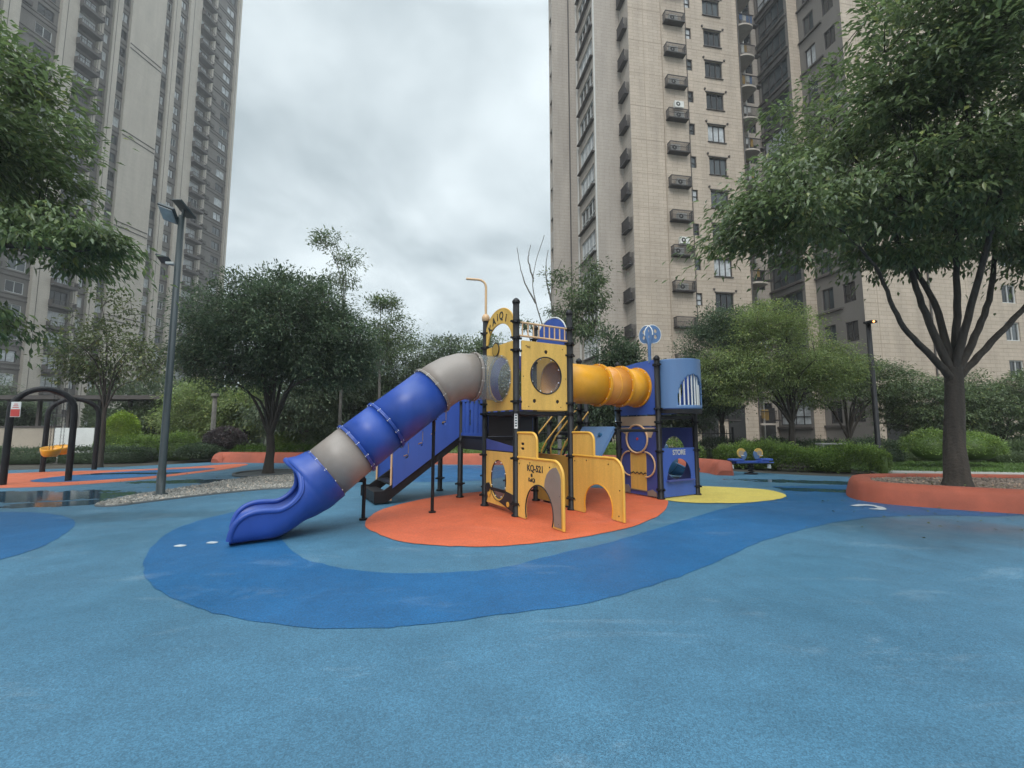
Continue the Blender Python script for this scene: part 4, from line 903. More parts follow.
def inpoly(q, P):
    P = np.array(P)[:, :2]; ins = np.zeros(len(q), bool)
    for i in range(len(P)):
        a, b = P[i-1], P[i]; ins ^= ((a[1] > q[:, 1]) != (b[1] > q[:, 1])) & (q[:, 0] < (b[0]-a[0])*(q[:, 1]-a[1])/(b[1]-a[1]+1e-9)+a[0])
    return ins
def pebm(name, c1, c2):
    m = leafmat(name, c1, c2, .55, 0., .5); return m
pebm('pebble_mix', (.10, .095, .085), (.42, .40, .36)); pebm('gravel_mix', (.10, .075, .06), (.30, .24, .19))
def pebbles(name, poly, n, r, z, m_, label, seed):
    rs = np.random.RandomState(seed); P = np.array(poly)[:, :2]; lo, hi = P.min(0), P.max(0); q = rs.uniform(lo, hi, (n*4, 2)); q = q[inpoly(q, poly)][:n]
    ph = (1+5**.5)/2; base = np.array([(1, 0, 0), (-1, 0, 0), (0, 1, 0), (0, -1, 0), (0, 0, .7), (0, 0, -.7)]); fc = np.array([(0, 2, 4), (2, 1, 4), (1, 3, 4), (3, 0, 4), (2, 0, 5), (1, 2, 5), (3, 1, 5), (0, 3, 5)])
    k = len(q); a = rs.uniform(0, 6.28, k); sc = r*rs.uniform(.5, 1.3, k); V = base[None]*sc[:, None, None]*rs.uniform(.7, 1.2, (k, 6, 1))
    x = V[..., 0]*np.cos(a)[:, None]-V[..., 1]*.7*np.sin(a)[:, None]; y = V[..., 0]*np.sin(a)[:, None]+V[..., 1]*.7*np.cos(a)[:, None]
    V = np.stack([x+q[:, :1], y+q[:, 1:], V[..., 2]+z+rs.uniform(0, r*.5, (k, 1))], -1); Fc = (fc[None]+(np.arange(k)*6)[:, None, None]).reshape(-1, 3)
    return tag(npmesh(name, V.reshape(-1, 3), Fc, m_, smooth=False), label, 'pebbles', kind='stuff')
pebbles('gravel', [(p[0], p[1]) for p in rows[-1]], 9000, .035, .305, 'gravel_mix', 'brown gravel filling the orange planter around the tree trunk', 4)
isl = smoothloop([G(*q) for q in [(97, 505), (130, 497), (203, 485.5), (244, 479), (290, 475), (330, 474.5), (360, 478), (330, 485), (302, 487.5), (260, 490), (200, 496), (150, 502), (112, 506.5)]], 6)
mb = MB(); mb.tube([(x, y, .0) for x, y in isl], .035, 6, closed=True); c = G(200, 490)
tag(mb.build('pebble_bed_edging', 'stone_kerb', None, (c[0], c[1], 0)), 'thin dark edging strip around the pebble bed under the small trees', 'edging')
sheet('pebble_bed', isl, .006, 'soil'); pebbles('pebbles', isl, 15000, .04, .012, 'pebble_mix', 'pale grey pebbles of the tapering bed beneath the lamp post', 8)
ox, oy = G(268, 474)
mb = MB(); mb.tube([(ox+.95*math.cos(2*math.pi*k/30), oy+.95*math.sin(2*math.pi*k/30), .03) for k in range(30)], .055, 6, closed=True); mb.lathe((ox, oy, 0), [(.0, .03), (.93, .03)], 30)
tag(mb.build('tree_pit_ring', 'stone_kerb', None, (ox, oy, 0)), 'dark round stone ring around the foot of the round-crowned tree', 'tree ring')

# ------------------------------------------------------------------ lamp posts
lx, ly = G(160, 496)
lp = empty('street_lamp', (lx, ly, 0), 'tall dark green lamp post with two solar flood lamp heads beside the pebble bed', 'street lamp', 'lamp posts around the playground')
mb = MB(); mb.lathe((lx, ly, 0), [(.0, .03), (.15, .03), (.15, .05), (.085, .06), (.085, .5), (.075, .52), (.062, 6.45), (.0, 6.46)], 18); mb.build('pole', 'dark_green_metal', lp)
def floodhead(x, y, z, s, yaw, tilt):
    rot = Matrix.Rotation(yaw, 3, 'Z') @ Matrix.Rotation(-.55, 3, 'X') @ Matrix.Rotation(tilt, 3, 'Y')
    mb = MB(); mb.box((x, y, z), (.42*s, .46*s, .07*s), (1, 0), rot=rot); h = mb.build('lamp_head', 'dark_green_metal', lp, bevel=.012)
    d = rot @ Vector((0, 0, -.045*s)); mb = MB(); mb.box((x+d.x, y+d.y, z+d.z), (.34*s, .38*s, .03*s), (1, 0), rot=rot); mb.build('lens', 'pale_glass', h)
    return h
floodhead(lx-.24, ly-.08, 6.46, .92, .3, .42)
rot = Matrix.Rotation(-.3, 3, 'Z') @ Matrix.Rotation(-.65, 3, 'X') @ Matrix.Rotation(.35, 3, 'Y')
mb = MB(); mb.box((lx+.04, ly, 6.62), (.46, .46, .035), (1, 0), rot=rot); sp = mb.build('solar_panel', 'dark_green_metal', lp)
mb = MB(); mb.tube([(lx, ly, 6.3), (lx+.04, ly, 6.60)], .03, 8); mb.build('arm', 'dark_green_metal', lp); mb = MB(); mb.tube([(lx, ly, 6.38), (lx-.25, ly-.05, 6.42)], .03, 8); mb.build('arm', 'dark_green_metal', lp); mb = MB(); mb.tube([(lx, ly, 5.30), (lx-.2, ly-.03, 5.26)], .02, 8); mb.build('arm', 'dark_green_metal', lp)
mb = MB(); rot2 = Matrix.Rotation(.25, 3, 'Y') @ Matrix.Rotation(-.5, 3, 'X'); mb.box((lx-.27, ly-.06, 5.36), (.30, .26, .03), (1, 0), rot=rot2); mb.build('small_solar_panel', 'dark_green_metal', lp)
mb = MB(); mb.box((lx-.12, ly-.08, 5.27), (.16, .08, .05), (1, .1)); mb.build('small_lamp_head', 'white_paint', lp)
rx, ry = G(880, 467)
lp = empty('street_lamp', (rx, ry, 0), 'slim black lamp post standing in the hedge beside the big tree at right', 'street lamp', 'lamp posts around the playground')
mb = MB(); mb.lathe((rx, ry, 0), [(.0, .03), (.16, .03), (.09, .06), (.085, 5.6), (.0, 5.61)], 16); mb.build('pole', 'black_metal', lp)
mb = MB(); mb.box((rx-.02, ry-.12, 5.62), (.30, .34, .09), (1, .2)); hd = mb.build('lamp_head', 'black_metal', lp, bevel=.02)
em = bpy.data.materials.new('indicator_glow'); em.use_nodes = True; b = em.node_tree.nodes['Principled BSDF']; b.inputs['Base Color'].default_value = (.6, .2, .05, 1); b.inputs['Emission Color'].default_value = (1, .35, .1, 1); b.inputs['Emission Strength'].default_value = 4; M['indicator_glow'] = em
mb = MB(); mb.ball((rx-.04, ry-.31, 5.60), .035); mb.build('indicator_light', 'indicator_glow', hd)
def pole(px, py_b, py_t, r, m_, label, Y):
    x, y, _ = AT(px, Y); zt = AT(px, Y, py_t)[2]; o = empty('service_pole', (x, y, 0), label, 'pole')
    mb = MB(); mb.lathe((x, y, 0), [(r*1.6, 0), (r*1.6, .06), (r, .08), (r*.85, zt), (0, zt+.02)], 12); mb.build('pole', m_, o)
    mb = MB(); mb.lathe((x, y, zt), [(r*1.5, -.12), (r*1.5, .02), (0, .06)], 12); mb.build('pole_cap', m_, o)
pole(213, 440, 394, .11, 'pale_bark', 'grey-brown wooden post among the shrubs behind the purple bush', 21)

# ------------------------------------------------------------------ swing
sw0 = [Vector((*G(2.5, 485), 0)), Vector((*G(68, 481), 0))]; sw1 = [Vector((*G(42, 472), 0)), Vector((*G(94, 469.5), 0))]
sr = empty('swing_set', ((sw0[0]+sw0[1]+sw1[0]+sw1[1])/4), 'black steel arched swing frame on the orange and blue floor at far left', 'swing')
tops = []
for a, b in (sw0, sw1):
    m_ = (a+b)/2; hw = (b-a).length/2; dr = (b-a).normalized(); zc = 1.95; H_ = .62 if a is sw0[0] else .55
    pts = [a, a+Vector((0, 0, 1.0)), a+Vector((0, 0, zc-.1))] + [m_ - dr*hw*math.cos(R(t)) + Vector((0, 0, zc+H_*math.sin(R(t)))) for t in range(8, 176, 12)] + [b+Vector((0, 0, zc-.1)), b+Vector((0, 0, 1.0)), b]
    mb = MB(); mb.tube(pts, .075, 12); mb.build('arch', 'black_metal', sr); tops.append(m_+Vector((0, 0, zc+H_)))
mb = MB(); mb.tube(tops, .06, 12); mb.build('top_beam', 'black_metal', sr)
for t, kind in ((.30, 0), (.62, 1)):
    c = tops[0].lerp(tops[1], t); bd_ = (tops[1]-tops[0]); bd_.z = 0; bd_.normalize(); nr = Vector((-bd_.y, bd_.x, 0)); zs = .78
    sroot = empty('bucket_swing', (c.x, c.y, zs), 'yellow bucket swing seat hanging from chains nearest to the front arch' if kind == 0 else 'yellow bucket swing seat hanging behind the first one', 'swing seat', 'bucket swing seats')
    for sg_ in (-.22, .22):
        mb = MB(); L_ = c.z - zs - .1; n_ = 30
        for k in range(n_):
            z = c.z - .05 - L_*k/n_; p = c + bd_*sg_ + Vector((0, 0, z-c.z)); d_ = bd_ if k % 2 else nr
            mb.tube([p+d_*.012, p+Vector((0, 0, -.03))+d_*.012, p+Vector((0, 0, -.05)), p+Vector((0, 0, -.03))-d_*.012, p-d_*.012, p+Vector((0, 0, .01))], .005, 4, closed=True)
        mb.build('chain', 'black_metal', sroot)
    mb = MB(); rows_ = []
    for z, r_ in ((-.14, .04), (-.14, .14), (-.08, .19), (.02, .22), (.12, .235), (.12, .205), (.02, .19), (-.06, .16), (-.10, .05)):
        rows_.append([Vector((c.x, c.y, zs+z+(.05*math.cos(2*math.pi*k/20)*(z > .1)))) + bd_*r_*1.15*math.cos(2*math.pi*k/20) + nr*r_*math.sin(2*math.pi*k/20) for k in range(20)])
    mb.add([p for r_ in rows_ for p in r_], [(i*20+k, i*20+(k+1) % 20, (i+1)*20+(k+1) % 20, (i+1)*20+k) for i in range(8) for k in range(20)], 0, True); mb.build('seat', 'yellow_plastic', sroot)
# notice plate on the near leg
p = sw0[0]+Vector((.12, -.10, 1.98)); nb = MB(); nb.box(p+Vector((.12, 0, 0)), (.26, .012, .40)); ns = nb.build('notice_plate', 'white_paint', sr)
nb = MB(); nb.box(p+Vector((.12, -.008, -.09)), (.24, .006, .19)); nb.build('notice_print', 'red_paint', ns)
nb = MB()
for k in range(3): nb.box(p+Vector((.12, -.008, .05+k*.045)), (.16-.03*k, .006, .018))
nb.build('notice_text', 'red_paint', ns)

# ------------------------------------------------------------------ seesaw
rk = Vector((*G(751, 474), 0)); sx_ = Vector((1, .12, 0)).normalized(); sy_ = Vector((-sx_.y, sx_.x, 0))
rr_ = empty('seesaw', rk, 'small blue spring seesaw with two seats and yellow rings in front of the hedge', 'seesaw')
mb = MB(); mb.tube([rk+Vector((.09*math.cos(a*1.2), .09*math.sin(a*1.2), .02+.012*a)) for a in range(0, 28)], .02, 6); mb.lathe(rk, [(0, .01), (.2, .01), (.2, .03), (0, .035)], 16); mb.build('spring', 'black_metal', rr_)
mb = MB(); mb.box(rk+Vector((0, 0, .39)), (1.1, .10, .07), sx_); mb.tube([rk-sx_*.82+sy_*.0+Vector((0, 0, .36)), rk+sx_*.82+Vector((0, 0, .36))], .022, 8); mb.build('beam', 'blue_panel', rr_, bevel=.01)
for sg_ in (-1, 1):
    c = rk+sx_*(.40*sg_); 
    mb = MB(); mb.box(c+sx_*(.10*sg_)+Vector((0, 0, .46)), (.42, .30, .07), sx_); mb.box(c+sx_*(.02*sg_)+Vector((0, 0, .40)), (.30, .26, .10), sx_); mb.build('seat', 'blue_panel', rr_, bevel=.025)
    mb = MB(); dsk(mb, c-sx_*(.10*sg_)+Vector((0, 0, .68)), sx_, sy_, .15, .03); h = mb.build('head_board', 'yellow_panel', rr_)
    mb = MB(); dsk(mb, c-sx_*(.08*sg_)+Vector((0, 0, .67)), sx_, sy_, .085, .045); mb.build('head_board_middle', 'sand_panel', h)
    pnl('wing_plate', [(0, 0), (.2, .10), (.24, -.02), (.18, -.16), (.05, -.15)], [], c-sx_*(.05*sg_)+Vector((0, 0, .64)), sx_*sg_*-1, 'slate_blue_panel', h, .04, .004)
    mb = MB(); mb.tube([c-sx_*(.08*sg_)-sy_*.17+Vector((0, 0, .60)), c-sx_*(.08*sg_)+sy_*.17+Vector((0, 0, .60))], .014, 8); mb.build('handle', 'white_paint', rr_)
    mb = MB(); mb.tube([c+sx_*(.25*sg_)+Vector((0, 0, .30)), c+sx_*(.25*sg_)+Vector((0, 0, .18))], [.05, .06], 12); mb.build('bumper', 'white_paint', rr_)

# white flat stand in the hedge, right
bx_, by_, _ = AT(829, 15.6); bt = empty('garden_bench', (bx_, by_, 0), 'small white flat-topped bench standing half sunk in the right hedge', 'bench')
mb = MB(); mb.box((bx_, by_, .93), (.82, .36, .05), (1, -.05)); mb.build('seat', 'concrete', bt, bevel=.008)
for dx_ in (-.34, .34): mb = MB(); mb.box((bx_+dx_, by_, .455), (.07, .30, .90)); mb.build('leg', 'concrete', bt, bevel=.008)

# ------------------------------------------------------------------ beige garden wall and pergola behind the swing
x0, y0, _ = AT(-110, 21.4); x1, y1, _ = AT(57, 21.6); x2, y2, _ = AT(97, 21.7)
gw = empty('garden_wall', ((x0+x1)/2, y0, 0), 'low beige garden wall with a white section behind the swing', 'wall')
mb = MB(); mb.box(((x0+x1)/2, (y0+y1)/2, .75), (x1-x0, .3, 1.5), (x1-x0, y1-y0)); mb.build('wall', 'beige_render', gw)
mb = MB(); mb.box(((x1+x2)/2+.005, (y1+y2)/2, .76), (x2-x1-.02, .26, 1.46), (x2-x1, y2-y1)); ann(mb.build('white_wall_section', 'white_paint', gw), 'white panel section of the wall')
mb = MB(); mb.box(((x0+x1)/2, (y0+y1)/2, 1.54), (x1-x0+.06, .38, .08), (x1-x0, y1-y0)); mb.build('wall_cap', 'slab_dark', gw)
pg = empty('pergola', (x0+2.5, 25.5, 0), 'dark flat-roofed pergola behind the beige garden wall at left', 'pergola')
for k in range(6): mb = MB(); mb.box((x0+1+k*1.75, 25.5, 1.55), (.16, .16, 3.1)); mb.build('post', 'slab_dark', pg)
mb = MB(); mb.box((x0+5.2, 25.7, 3.2), (10.5, 2.2, .22)); mb.build('roof', 'slab_dark', pg)

# iron fence behind the rear hedge
fa = Vector((-3., 21.5, 0)); fb = Vector((9.5, 19.0, 0)); fn = empty('iron_fence', (fa+fb)/2, 'black iron bar fence behind the hedge beyond the climbing structure', 'fence')
mb = MB(); 
for z in (.25, 1.25): mb.tube([fa+Vector((0, 0, z)), fb+Vector((0, 0, z))], .02, 6)
mb.build('rail', 'black_metal', fn); mb = MB()
for k in range(106): p = fa.lerp(fb, k/105); mb.tube([p+Vector((0, 0, .1)), p+Vector((0, 0, 1.42))], [.011, .009], 5)
tag(mb.build('bars', 'black_metal', fn), kind='stuff')
for k in range(7): mb = MB(); p = fa.lerp(fb, k/6); mb.box(p+Vector((0, 0, .76)), (.06, .06, 1.52)); mb.build('post', 'black_metal', fn)

# ------------------------------------------------------------------ towers
def facade(mb, o, d, L, z0, z1, ops, mi=0, depth=.22, rmi=None):
    """wall quads with real openings; outward is to the right of d"""
    d = Vector((d[0], d[1], 0)); n = Vector((d.y, -d.x, 0)); o = Vector((o[0], o[1], 0)); rmi = mi if rmi is None else rmi
    us = sorted({0, L}); 
    cols = {}
    for u0, u1, a, b in ops: cols.setdefault((u0, u1), []).append((a, b))
    cur = 0
    def quad(a, b, c, e): mb.add([o+d*a+Vector((0, 0, c)), o+d*b+Vector((0, 0, c)), o+d*b+Vector((0, 0, e)), o+d*a+Vector((0, 0, e))], [(0, 1, 2, 3)], mi)
    for (u0, u1), zs in sorted(cols.items()):
        if u0 > cur+1e-4: quad(cur, u0, z0, z1)
        zc = z0
        for a, b in sorted(zs):
            quad(u0, u1, zc, a); zc = b; q = -n*depth
            P = [o+d*u0+Vector((0, 0, a)), o+d*u1+Vector((0, 0, a)), o+d*u1+Vector((0, 0, b)), o+d*u0+Vector((0, 0, b))]
            mb.add(P+[p+q for p in P], [(0, 1, 5, 4), (1, 2, 6, 5), (2, 3, 7, 6), (3, 0, 4, 7)], rmi)
        quad(u0, u1, zc, z1); cur = u1
    if L > cur+1e-4: quad(cur, L, z0, z1)
PROTO = {}
def wproto(w_, h, mull, tr, fm):
    k = (round(w_, 2), round(h, 2), mull, tr, fm)
    if k in PROTO: return PROTO[k]
    f = MB(); t = .07
    f.box((0, 0, t/2), (w_, .08, t)); f.box((0, 0, h-t/2), (w_, .08, t)); f.box((-w_/2+t/2, 0, h/2), (t, .078, h-2*t)); f.box((w_/2-t/2, 0, h/2), (t, .078, h-2*t))
    for m_ in mull: f.box((m_*w_, 0, h/2), (.055, .07, h-2*t))
    if tr: f.box((0, 0, h*tr), (w_-2*t, .066, .05))
    g = MB(); g.box((0, .03, h/2), (w_-t, .01, h-t))
    PROTO[k] = (f, g, {}); return PROTO[k]
class Building:
    def __init__(s, name, o, xd, label, cat='building'):
        s.rz = math.atan2(xd[1], xd[0]); s.root = empty(name, (o[0], o[1], 0), label, cat, None, s.rz); s.w = []; s.o = Vector((o[0], o[1], 0)); s.rot = Matrix.Rotation(s.rz, 4, 'Z')
    def part(s, name, mb, m_, bevel=0):
        me_ = mb.build(name, m_, None, bevel=bevel); me_.parent = s.root; return me_
    def win(s, p, d, w_, h, mull=(0,), tr=None, fm='window_frame', gm_=None, setback=.12):
        d = Vector((d[0], d[1], 0)).normalized(); n = Vector((d.y, -d.x, 0)); pos = Vector(p) - n*setback
        ang = math.atan2(d.y, d.x); wp = s.rot @ pos + s.o; v = wp - Vector((0, 0, 1.5)); px = 512+439*v.x/max(v.y, .1); py = 428-439*v.z/max(v.y, .1); vis = -60 < px < 1090 and py > -70
        s.w.append((w_*h/v.length_squared*(1 if vis else .01), pos, ang, w_, h, tuple(mull), tr, fm, gm_ or random.choice(['sky_glass', 'sky_glass', 'dim_glass', 'dim_glass', 'pale_glass'])))
    def flush(s, keep=96):
        s.w.sort(key=lambda t: -t[0]); rest = {}
        for i, (_, pos, ang, w_, h, mull, tr, fm, gl_) in enumerate(s.w):
            f, g, cache = wproto(w_, h, mull, tr, fm); mt = Matrix.Translation(pos) @ Matrix.Rotation(ang, 4, 'Z')
            if i < keep:
                if 'f' not in cache:
                    a = f.build('window', fm); b = g.build('pane', 'sky_glass'); cache['f'] = a.data; cache['g'] = {}; C.objects.unlink(a); C.objects.unlink(b); bpy.data.objects.remove(a); cache['gm'] = b.data; bpy.data.objects.remove(b)
                if gl_ not in cache['g']:
                    q = cache['gm'].copy(); q.materials.clear(); q.materials.append(M[gl_]); cache['g'][gl_] = q
                a = bpy.data.objects.new('window', cache['f']); C.objects.link(a); a.parent = s.root; a.location = pos; a.rotation_euler = (0, 0, ang)
                b = bpy.data.objects.new('pane', cache['g'][gl_]); C.objects.link(b); b.parent = a
            else:
                F2, Gs = rest.setdefault(fm, (MB(), {})); 
                F2.add([mt @ Vector(v) for v in f.v], f.f); Gs.setdefault(gl_, MB()).add([mt @ Vector(v) for v in g.v], g.f)
        if rest:
            allf = MB(); mats = []; allg = MB(); gm_ = []
            for fm, (F2, Gs) in rest.items():
                mats.append(fm); allf.add(F2.v, F2.f, len(mats)-1)
                for gl_, g in Gs.items(): gm_.append(gl_); allg.add(g.v, g.f, len(gm_)-1)
            a = s.part('window', allf, mats); tag(a, kind='stuff'); b = allg.build('pane', gm_, None); b.parent = a; tag(b, kind='stuff')

# --- left tower: local x runs away along the face, z up, outward is -y
dl = Vector((.175, .985, 0)); far = Vector((-57.32, 85, 0)); LT = 46.
LB_ = Building('apartment_tower', far - dl*LT, dl, 'tall grey-beige residential tower with dark window strips and balconies, filling the left side')
def U(t): return LT - t*1.0
FH = 2.95; NF = 34; Hh = NF*FH+.6
zone = [(-6, 0), (.0, .73, 'p'), (.73, 5.71, 'w2'), (5.71, 6.35, 'p'), (6.35, 8.99, 'b'), (8.99, 11.28, 'p'), (11.28, 13.08, 'w1'), (13.08, 14.3, 'p'), (14.3, 15.64, 'w3'), (15.64, 20.95, 'wide'), (20.95, 22.32, 'w3'), (22.32, 23.38, 'p'), (23.38, 24.66, 'w1'), (24.66, 25.15, 'p'), (25.15, 27.85, 'b'), (27.85, 29.81, 'p'), (29.81, 34.0, 'w2'), (34.0, 35.6, 'p'), (35.6, 37.4, 'w1'), (37.4, 39, 'p'), (39, 42, 'b'), (42, 46, 'wide')][1:]
dark = MB(); beige = MB(); slab = MB(); body = MB(); DR = .55
for t0, t1, kd in zone:
    u0, u1 = U(t1), U(t0); L = u1-u0
    if kd in ('p', 'wide'):
        beige.box(((u0+u1)/2, DR/2, Hh/2), (L, DR, Hh))
        if kd == 'wide':
            for k in range(1, NF):
                if k % 5 == 1:
                    for q in (0, .75): slab.box(((u0+u1)/2, -.03, k*FH+q), (L-.2, .10, .13))
        else: slab.box(((u0+u1)/2 - L*.18, -.012, Hh/2), (.05, .03, Hh))
    else:
        ops = []
        for k in range(NF):
            z = k*FH
            if kd == 'w1': a, b, sz = u0+L*.22, u1-L*.22, (.95, 2.35)
            elif kd == 'w3': a, b, sz = u0+.12, u1-.12, (.85, 2.35)
            elif kd == 'w2': a, b, sz = u1-2.3, u1-.45, (.85, 2.35)
            else: a, b, sz = u0+.25, u1-.25, (.25, 2.5)
            ops.append((a-u0, b-u0, z+sz[0], z+sz[1]))
            LB_.win(((a+b)/2, DR, z+sz[0]), (1, 0), b-a, sz[1]-sz[0], mull=(0,) if b-a < 1.9 else (-.17, .17), fm='window_frame_white' if random.random() < .35 else 'window_frame', gm_=random.choice(['sky_glass', 'pale_glass', 'pale_glass', 'pale_glass', 'dim_glass']))
            if kd == 'w2': slab.box(((u0+u1)/2, DR-.06, z), (L, .12, .16)); slab.box(((u0+u1)/2, DR-.05, z+.6), (L, .10, .06)); ops_small = 1
            else: slab.box(((u0+u1)/2, DR-.05, z), (L, .10, .14))
        facade(dark, (u0, DR), (1, 0), L, 0, Hh, ops)
for k in range(1, NF):   # balconies and AC units
    for t0, t1 in ((6.35, 8.99), (25.15, 27.85), (39, 42)):
        u0, u1 = U(t1), U(t0); z = k*FH; b = MB(); b.box(((u0+u1)/2, -.2, z), (u1-u0+.15, 1.1, .12)); b.box(((u0+u1)/2, -.72, z+.95), (u1-u0+.15, .06, .07)); b.box(((u0+u1)/2, -.72, z+.22), (u1-u0+.1, .04, .32)); b.box((u0-.04, -.3, z+.55), (.05, .8, .8)); b.box((u1+.04, -.3, z+.55), (.05, .8, .8))
        for q in range(9): b.box((u0+(q+.5)*(u1-u0)/9, -.72, z+.6), (.035, .03, .68))
        LB_._b = getattr(LB_, '_b', []) + [(k, b)]
shown = 0
vis = [(k, b) for k, b in LB_._b if k < 30]
st_ = MB()
for k, b in vis[:96]: o = LB_.part('balcony', b, 'slab_dark')
for k, b in vis[96:]+[q for q in LB_._b if q[0] >= 30]: st_.add(b.v, b.f)
LB_.part('balcony', st_, 'slab_dark')['kind'] = 'stuff'
aa = MB()
for k in range(1, NF):
    for t_ in (4.9, 33.2):
        if random.random() < .75: aa.box((U(t_), DR-.2, k*FH+1.1), (.85, .34, .6))
LB_.part('ac_units', aa, 'slab_dark')['kind'] = 'stuff'
LB_.part('window_wall', dark, ['dark_facade']); LB_.part('pilasters', beige, 'left_beige'); LB_.part('floor_bands', slab, 'slab_dark')
body.add([(0, DR+.0, 0), (LT, DR, 0), (LT, 17, 0), (0, 17, 0), (0, DR, Hh), (LT, DR, Hh), (LT, 17, Hh), (0, 17, Hh)], [(1, 2, 6, 5), (2, 3, 7, 6), (3, 0, 4, 7), (4, 5, 6, 7)])
LB_.part('rear_walls', body, 'left_beige')
idk = MB()
for t0, t1, kd in zone:
    if kd not in ('p', 'wide'): u0, u1 = U(t1), U(t0); idk.box(((u0+u1)/2, DR+.6, Hh/2), (u1-u0-.1, .05, Hh-.1))
LB_.part('dark_interior', idk, 'interior_dark'); LB_.flush(90)

# --- right tower: local x runs right, y away; outward of the main face is -y
RB_ = Building('apartment_tower', (9.826, 34.0), (.985, .174), 'tall tan brick residential tower with stacked air-conditioner cages, behind the trees at right')
RH = 84.; FP = 2.96; NR = 27
br = MB(); ds = MB(); sh = MB(); fb_ = MB()
ops = []
for k in range(NR):
    zc = 2.9+FP*k
    if zc+1 < RH: ops.append((7.03, 8.68, zc-.76, zc+.76)); RB_.win((7.855, 0, zc-.76), (1, 0), 1.65, 1.52, (-.16, .16), gm_='ac_white' if k in (14,) else None); fb_.box((7.855, -.04, zc+.82), (1.8, .09, .08)); fb_.box((7.855, -.04, zc-.81), (1.78, .11, .06))
    zs = 3.05+FP*k
    ops.append((5.26, 5.83, zs-.52, zs+.52)); RB_.win((5.545, 0, zs-.52), (1, 0), .57, 1.04, (), .45)
facade(br, (0, 0), (1, 0), 10.5, 0, RH, ops)
# vertical joints and floor bands on the brick
for x_ in (1.35, 3.05): br.box((x_, -.004, RH/2), (.045, .016, RH), mi=2)
for k in range(NR): br.box((5.25, -.003, 1.6+FP*k), (10.5, .012, .04), mi=2)
# left side of the main block, setback wall, windowed side, outer wall
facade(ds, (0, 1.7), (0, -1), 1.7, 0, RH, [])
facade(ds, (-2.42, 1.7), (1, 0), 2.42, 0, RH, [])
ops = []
for k in range(NR): zc = 2.6+FP*k; ops.append((.5, 4.0, zc-1.0, zc+.9)); RB_.win((-2.42, 1.7+4.47-2.25, zc-1.0), (0, -1), 3.5, 1.9, (-.25, 0, .25), .35, 'window_frame_white', random.choice(['sky_glass', 'pale_glass', 'dim_glass'])); fb_.box((-2.55, 3.9, zc-1.14), (.3, 3.9, .12))
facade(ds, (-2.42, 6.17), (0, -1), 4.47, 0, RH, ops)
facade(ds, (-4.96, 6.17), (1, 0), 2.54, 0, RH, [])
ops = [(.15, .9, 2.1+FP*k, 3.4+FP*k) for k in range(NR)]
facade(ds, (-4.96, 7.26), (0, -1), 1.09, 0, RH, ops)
ds.box((-3.3, 6.12, RH/2), (.10, .08, RH), mi=1); ds.box((-2.52, 6.10, RH/2), (.14, .10, RH), mi=2); ds.box((-2.48, 1.62, RH/2), (.12, .10, RH), mi=2)
# recess right of the main face
facade(ds, (10.5, 0), (0, 1), 1.7, 0, RH, [])
ops = []
for k in range(NR): zc = 2.7+FP*k; ops += [(.25, 1.35, zc-1.2, zc+1.0), (1.9, 2.7, zc-.9, zc+.9)]; RB_.win((11.3, 1.7, zc-1.2), (1, 0), 1.1, 2.2, (0,), None, 'window_frame', 'dim_glass'); RB_.win((12.8, 1.7, zc-.9), (1, 0), .8, 1.8, (), .5, 'window_frame', 'dim_glass')
facade(ds, (10.5, 1.7), (1, 0), 3.2, 0, RH, ops)
ops = []; dark2 = MB()
for k in range(NR): zc = 2.7+FP*k; ops.append((.25, 3.35, zc-1.0, zc+1.05)); RB_.win((13.7, 1.7-1.8, zc-1.0), (0, -1), 3.1, 2.05, (-.22, 0, .26), .34, 'window_frame', random.choice(['sky_glass', 'pale_glass', 'sky_glass'])); fb_.box((13.62, -.1, zc-1.2), (.22, 3.5, .16)); fb_.box((13.64, -.1, zc+1.16), (.16, 3.4, .12))  # the pale panes here put bright sky reflections into the glass colour
facade(dark2, (13.7, 1.7), (0, -1), 3.65, 0, RH, ops)
ops = [];
facade(br, (13.7, -1.95), (1, 0), 1.0, 0, RH, [])
for k in range(NR): zc = 2.7+FP*k; ops += [(.5, 1.5, zc-.9, zc+.8), (2.3, 3.3, zc-.8, zc+.7)]; RB_.win((14.7, -1.95-1.0, zc-.9), (0, -1), 1.0, 1.7, (0,)); RB_.win((14.7, -1.95-2.8, zc-.8), (0, -1), 1.0, 1.5, (0,), None, 'window_frame', 'dim_glass'); fb_.box((14.62, -3.1, zc-1.1), (.2, 2.2, .14))
facade(dark2, (14.7, -1.95), (0, -1), 3.85, 0, RH, ops)
ops = []
for k in range(NR): zc = 2.9+FP*k; ops.append((12.7, 14.1, zc-.7, zc+.75)); RB_.win((14.7+13.4, -5.8, zc-.7), (1, 0), 1.4, 1.45, (0,), None, 'window_frame_white')
facade(br, (14.7, -5.8), (1, 0), 20.3, 0, RH, ops)
for x_ in (1.2, 9.3): br.box((14.7+x_, -5.804, RH/2), (.05, .016, RH), mi=2)
for k in range(NR): br.box((14.7+10.15, -5.803, 1.6+FP*k), (20.3, .012, .04), mi=2)
ds.add([(35, -5.8, 0), (35, 7.27, 0), (-4.96, 7.27, 0), (35, -5.8, RH), (35, 7.27, RH), (-4.96, 7.27, RH)], [(0, 1, 4, 3), (1, 2, 5, 4)])
ds.add([(-4.96, 7.26, RH), (-4.96, 6.17, RH), (-2.42, 6.17, RH), (-2.42, 1.7, RH), (0, 1.7, RH), (0, 0, RH), (10.5, 0, RH), (10.5, 1.7, RH), (13.7, 1.7, RH), (13.7, -1.95, RH), (14.7, -1.95, RH), (14.7, -5.8, RH), (35, -5.8, RH), (35, 7.27, RH)], [tuple(range(14))])
gnd = br
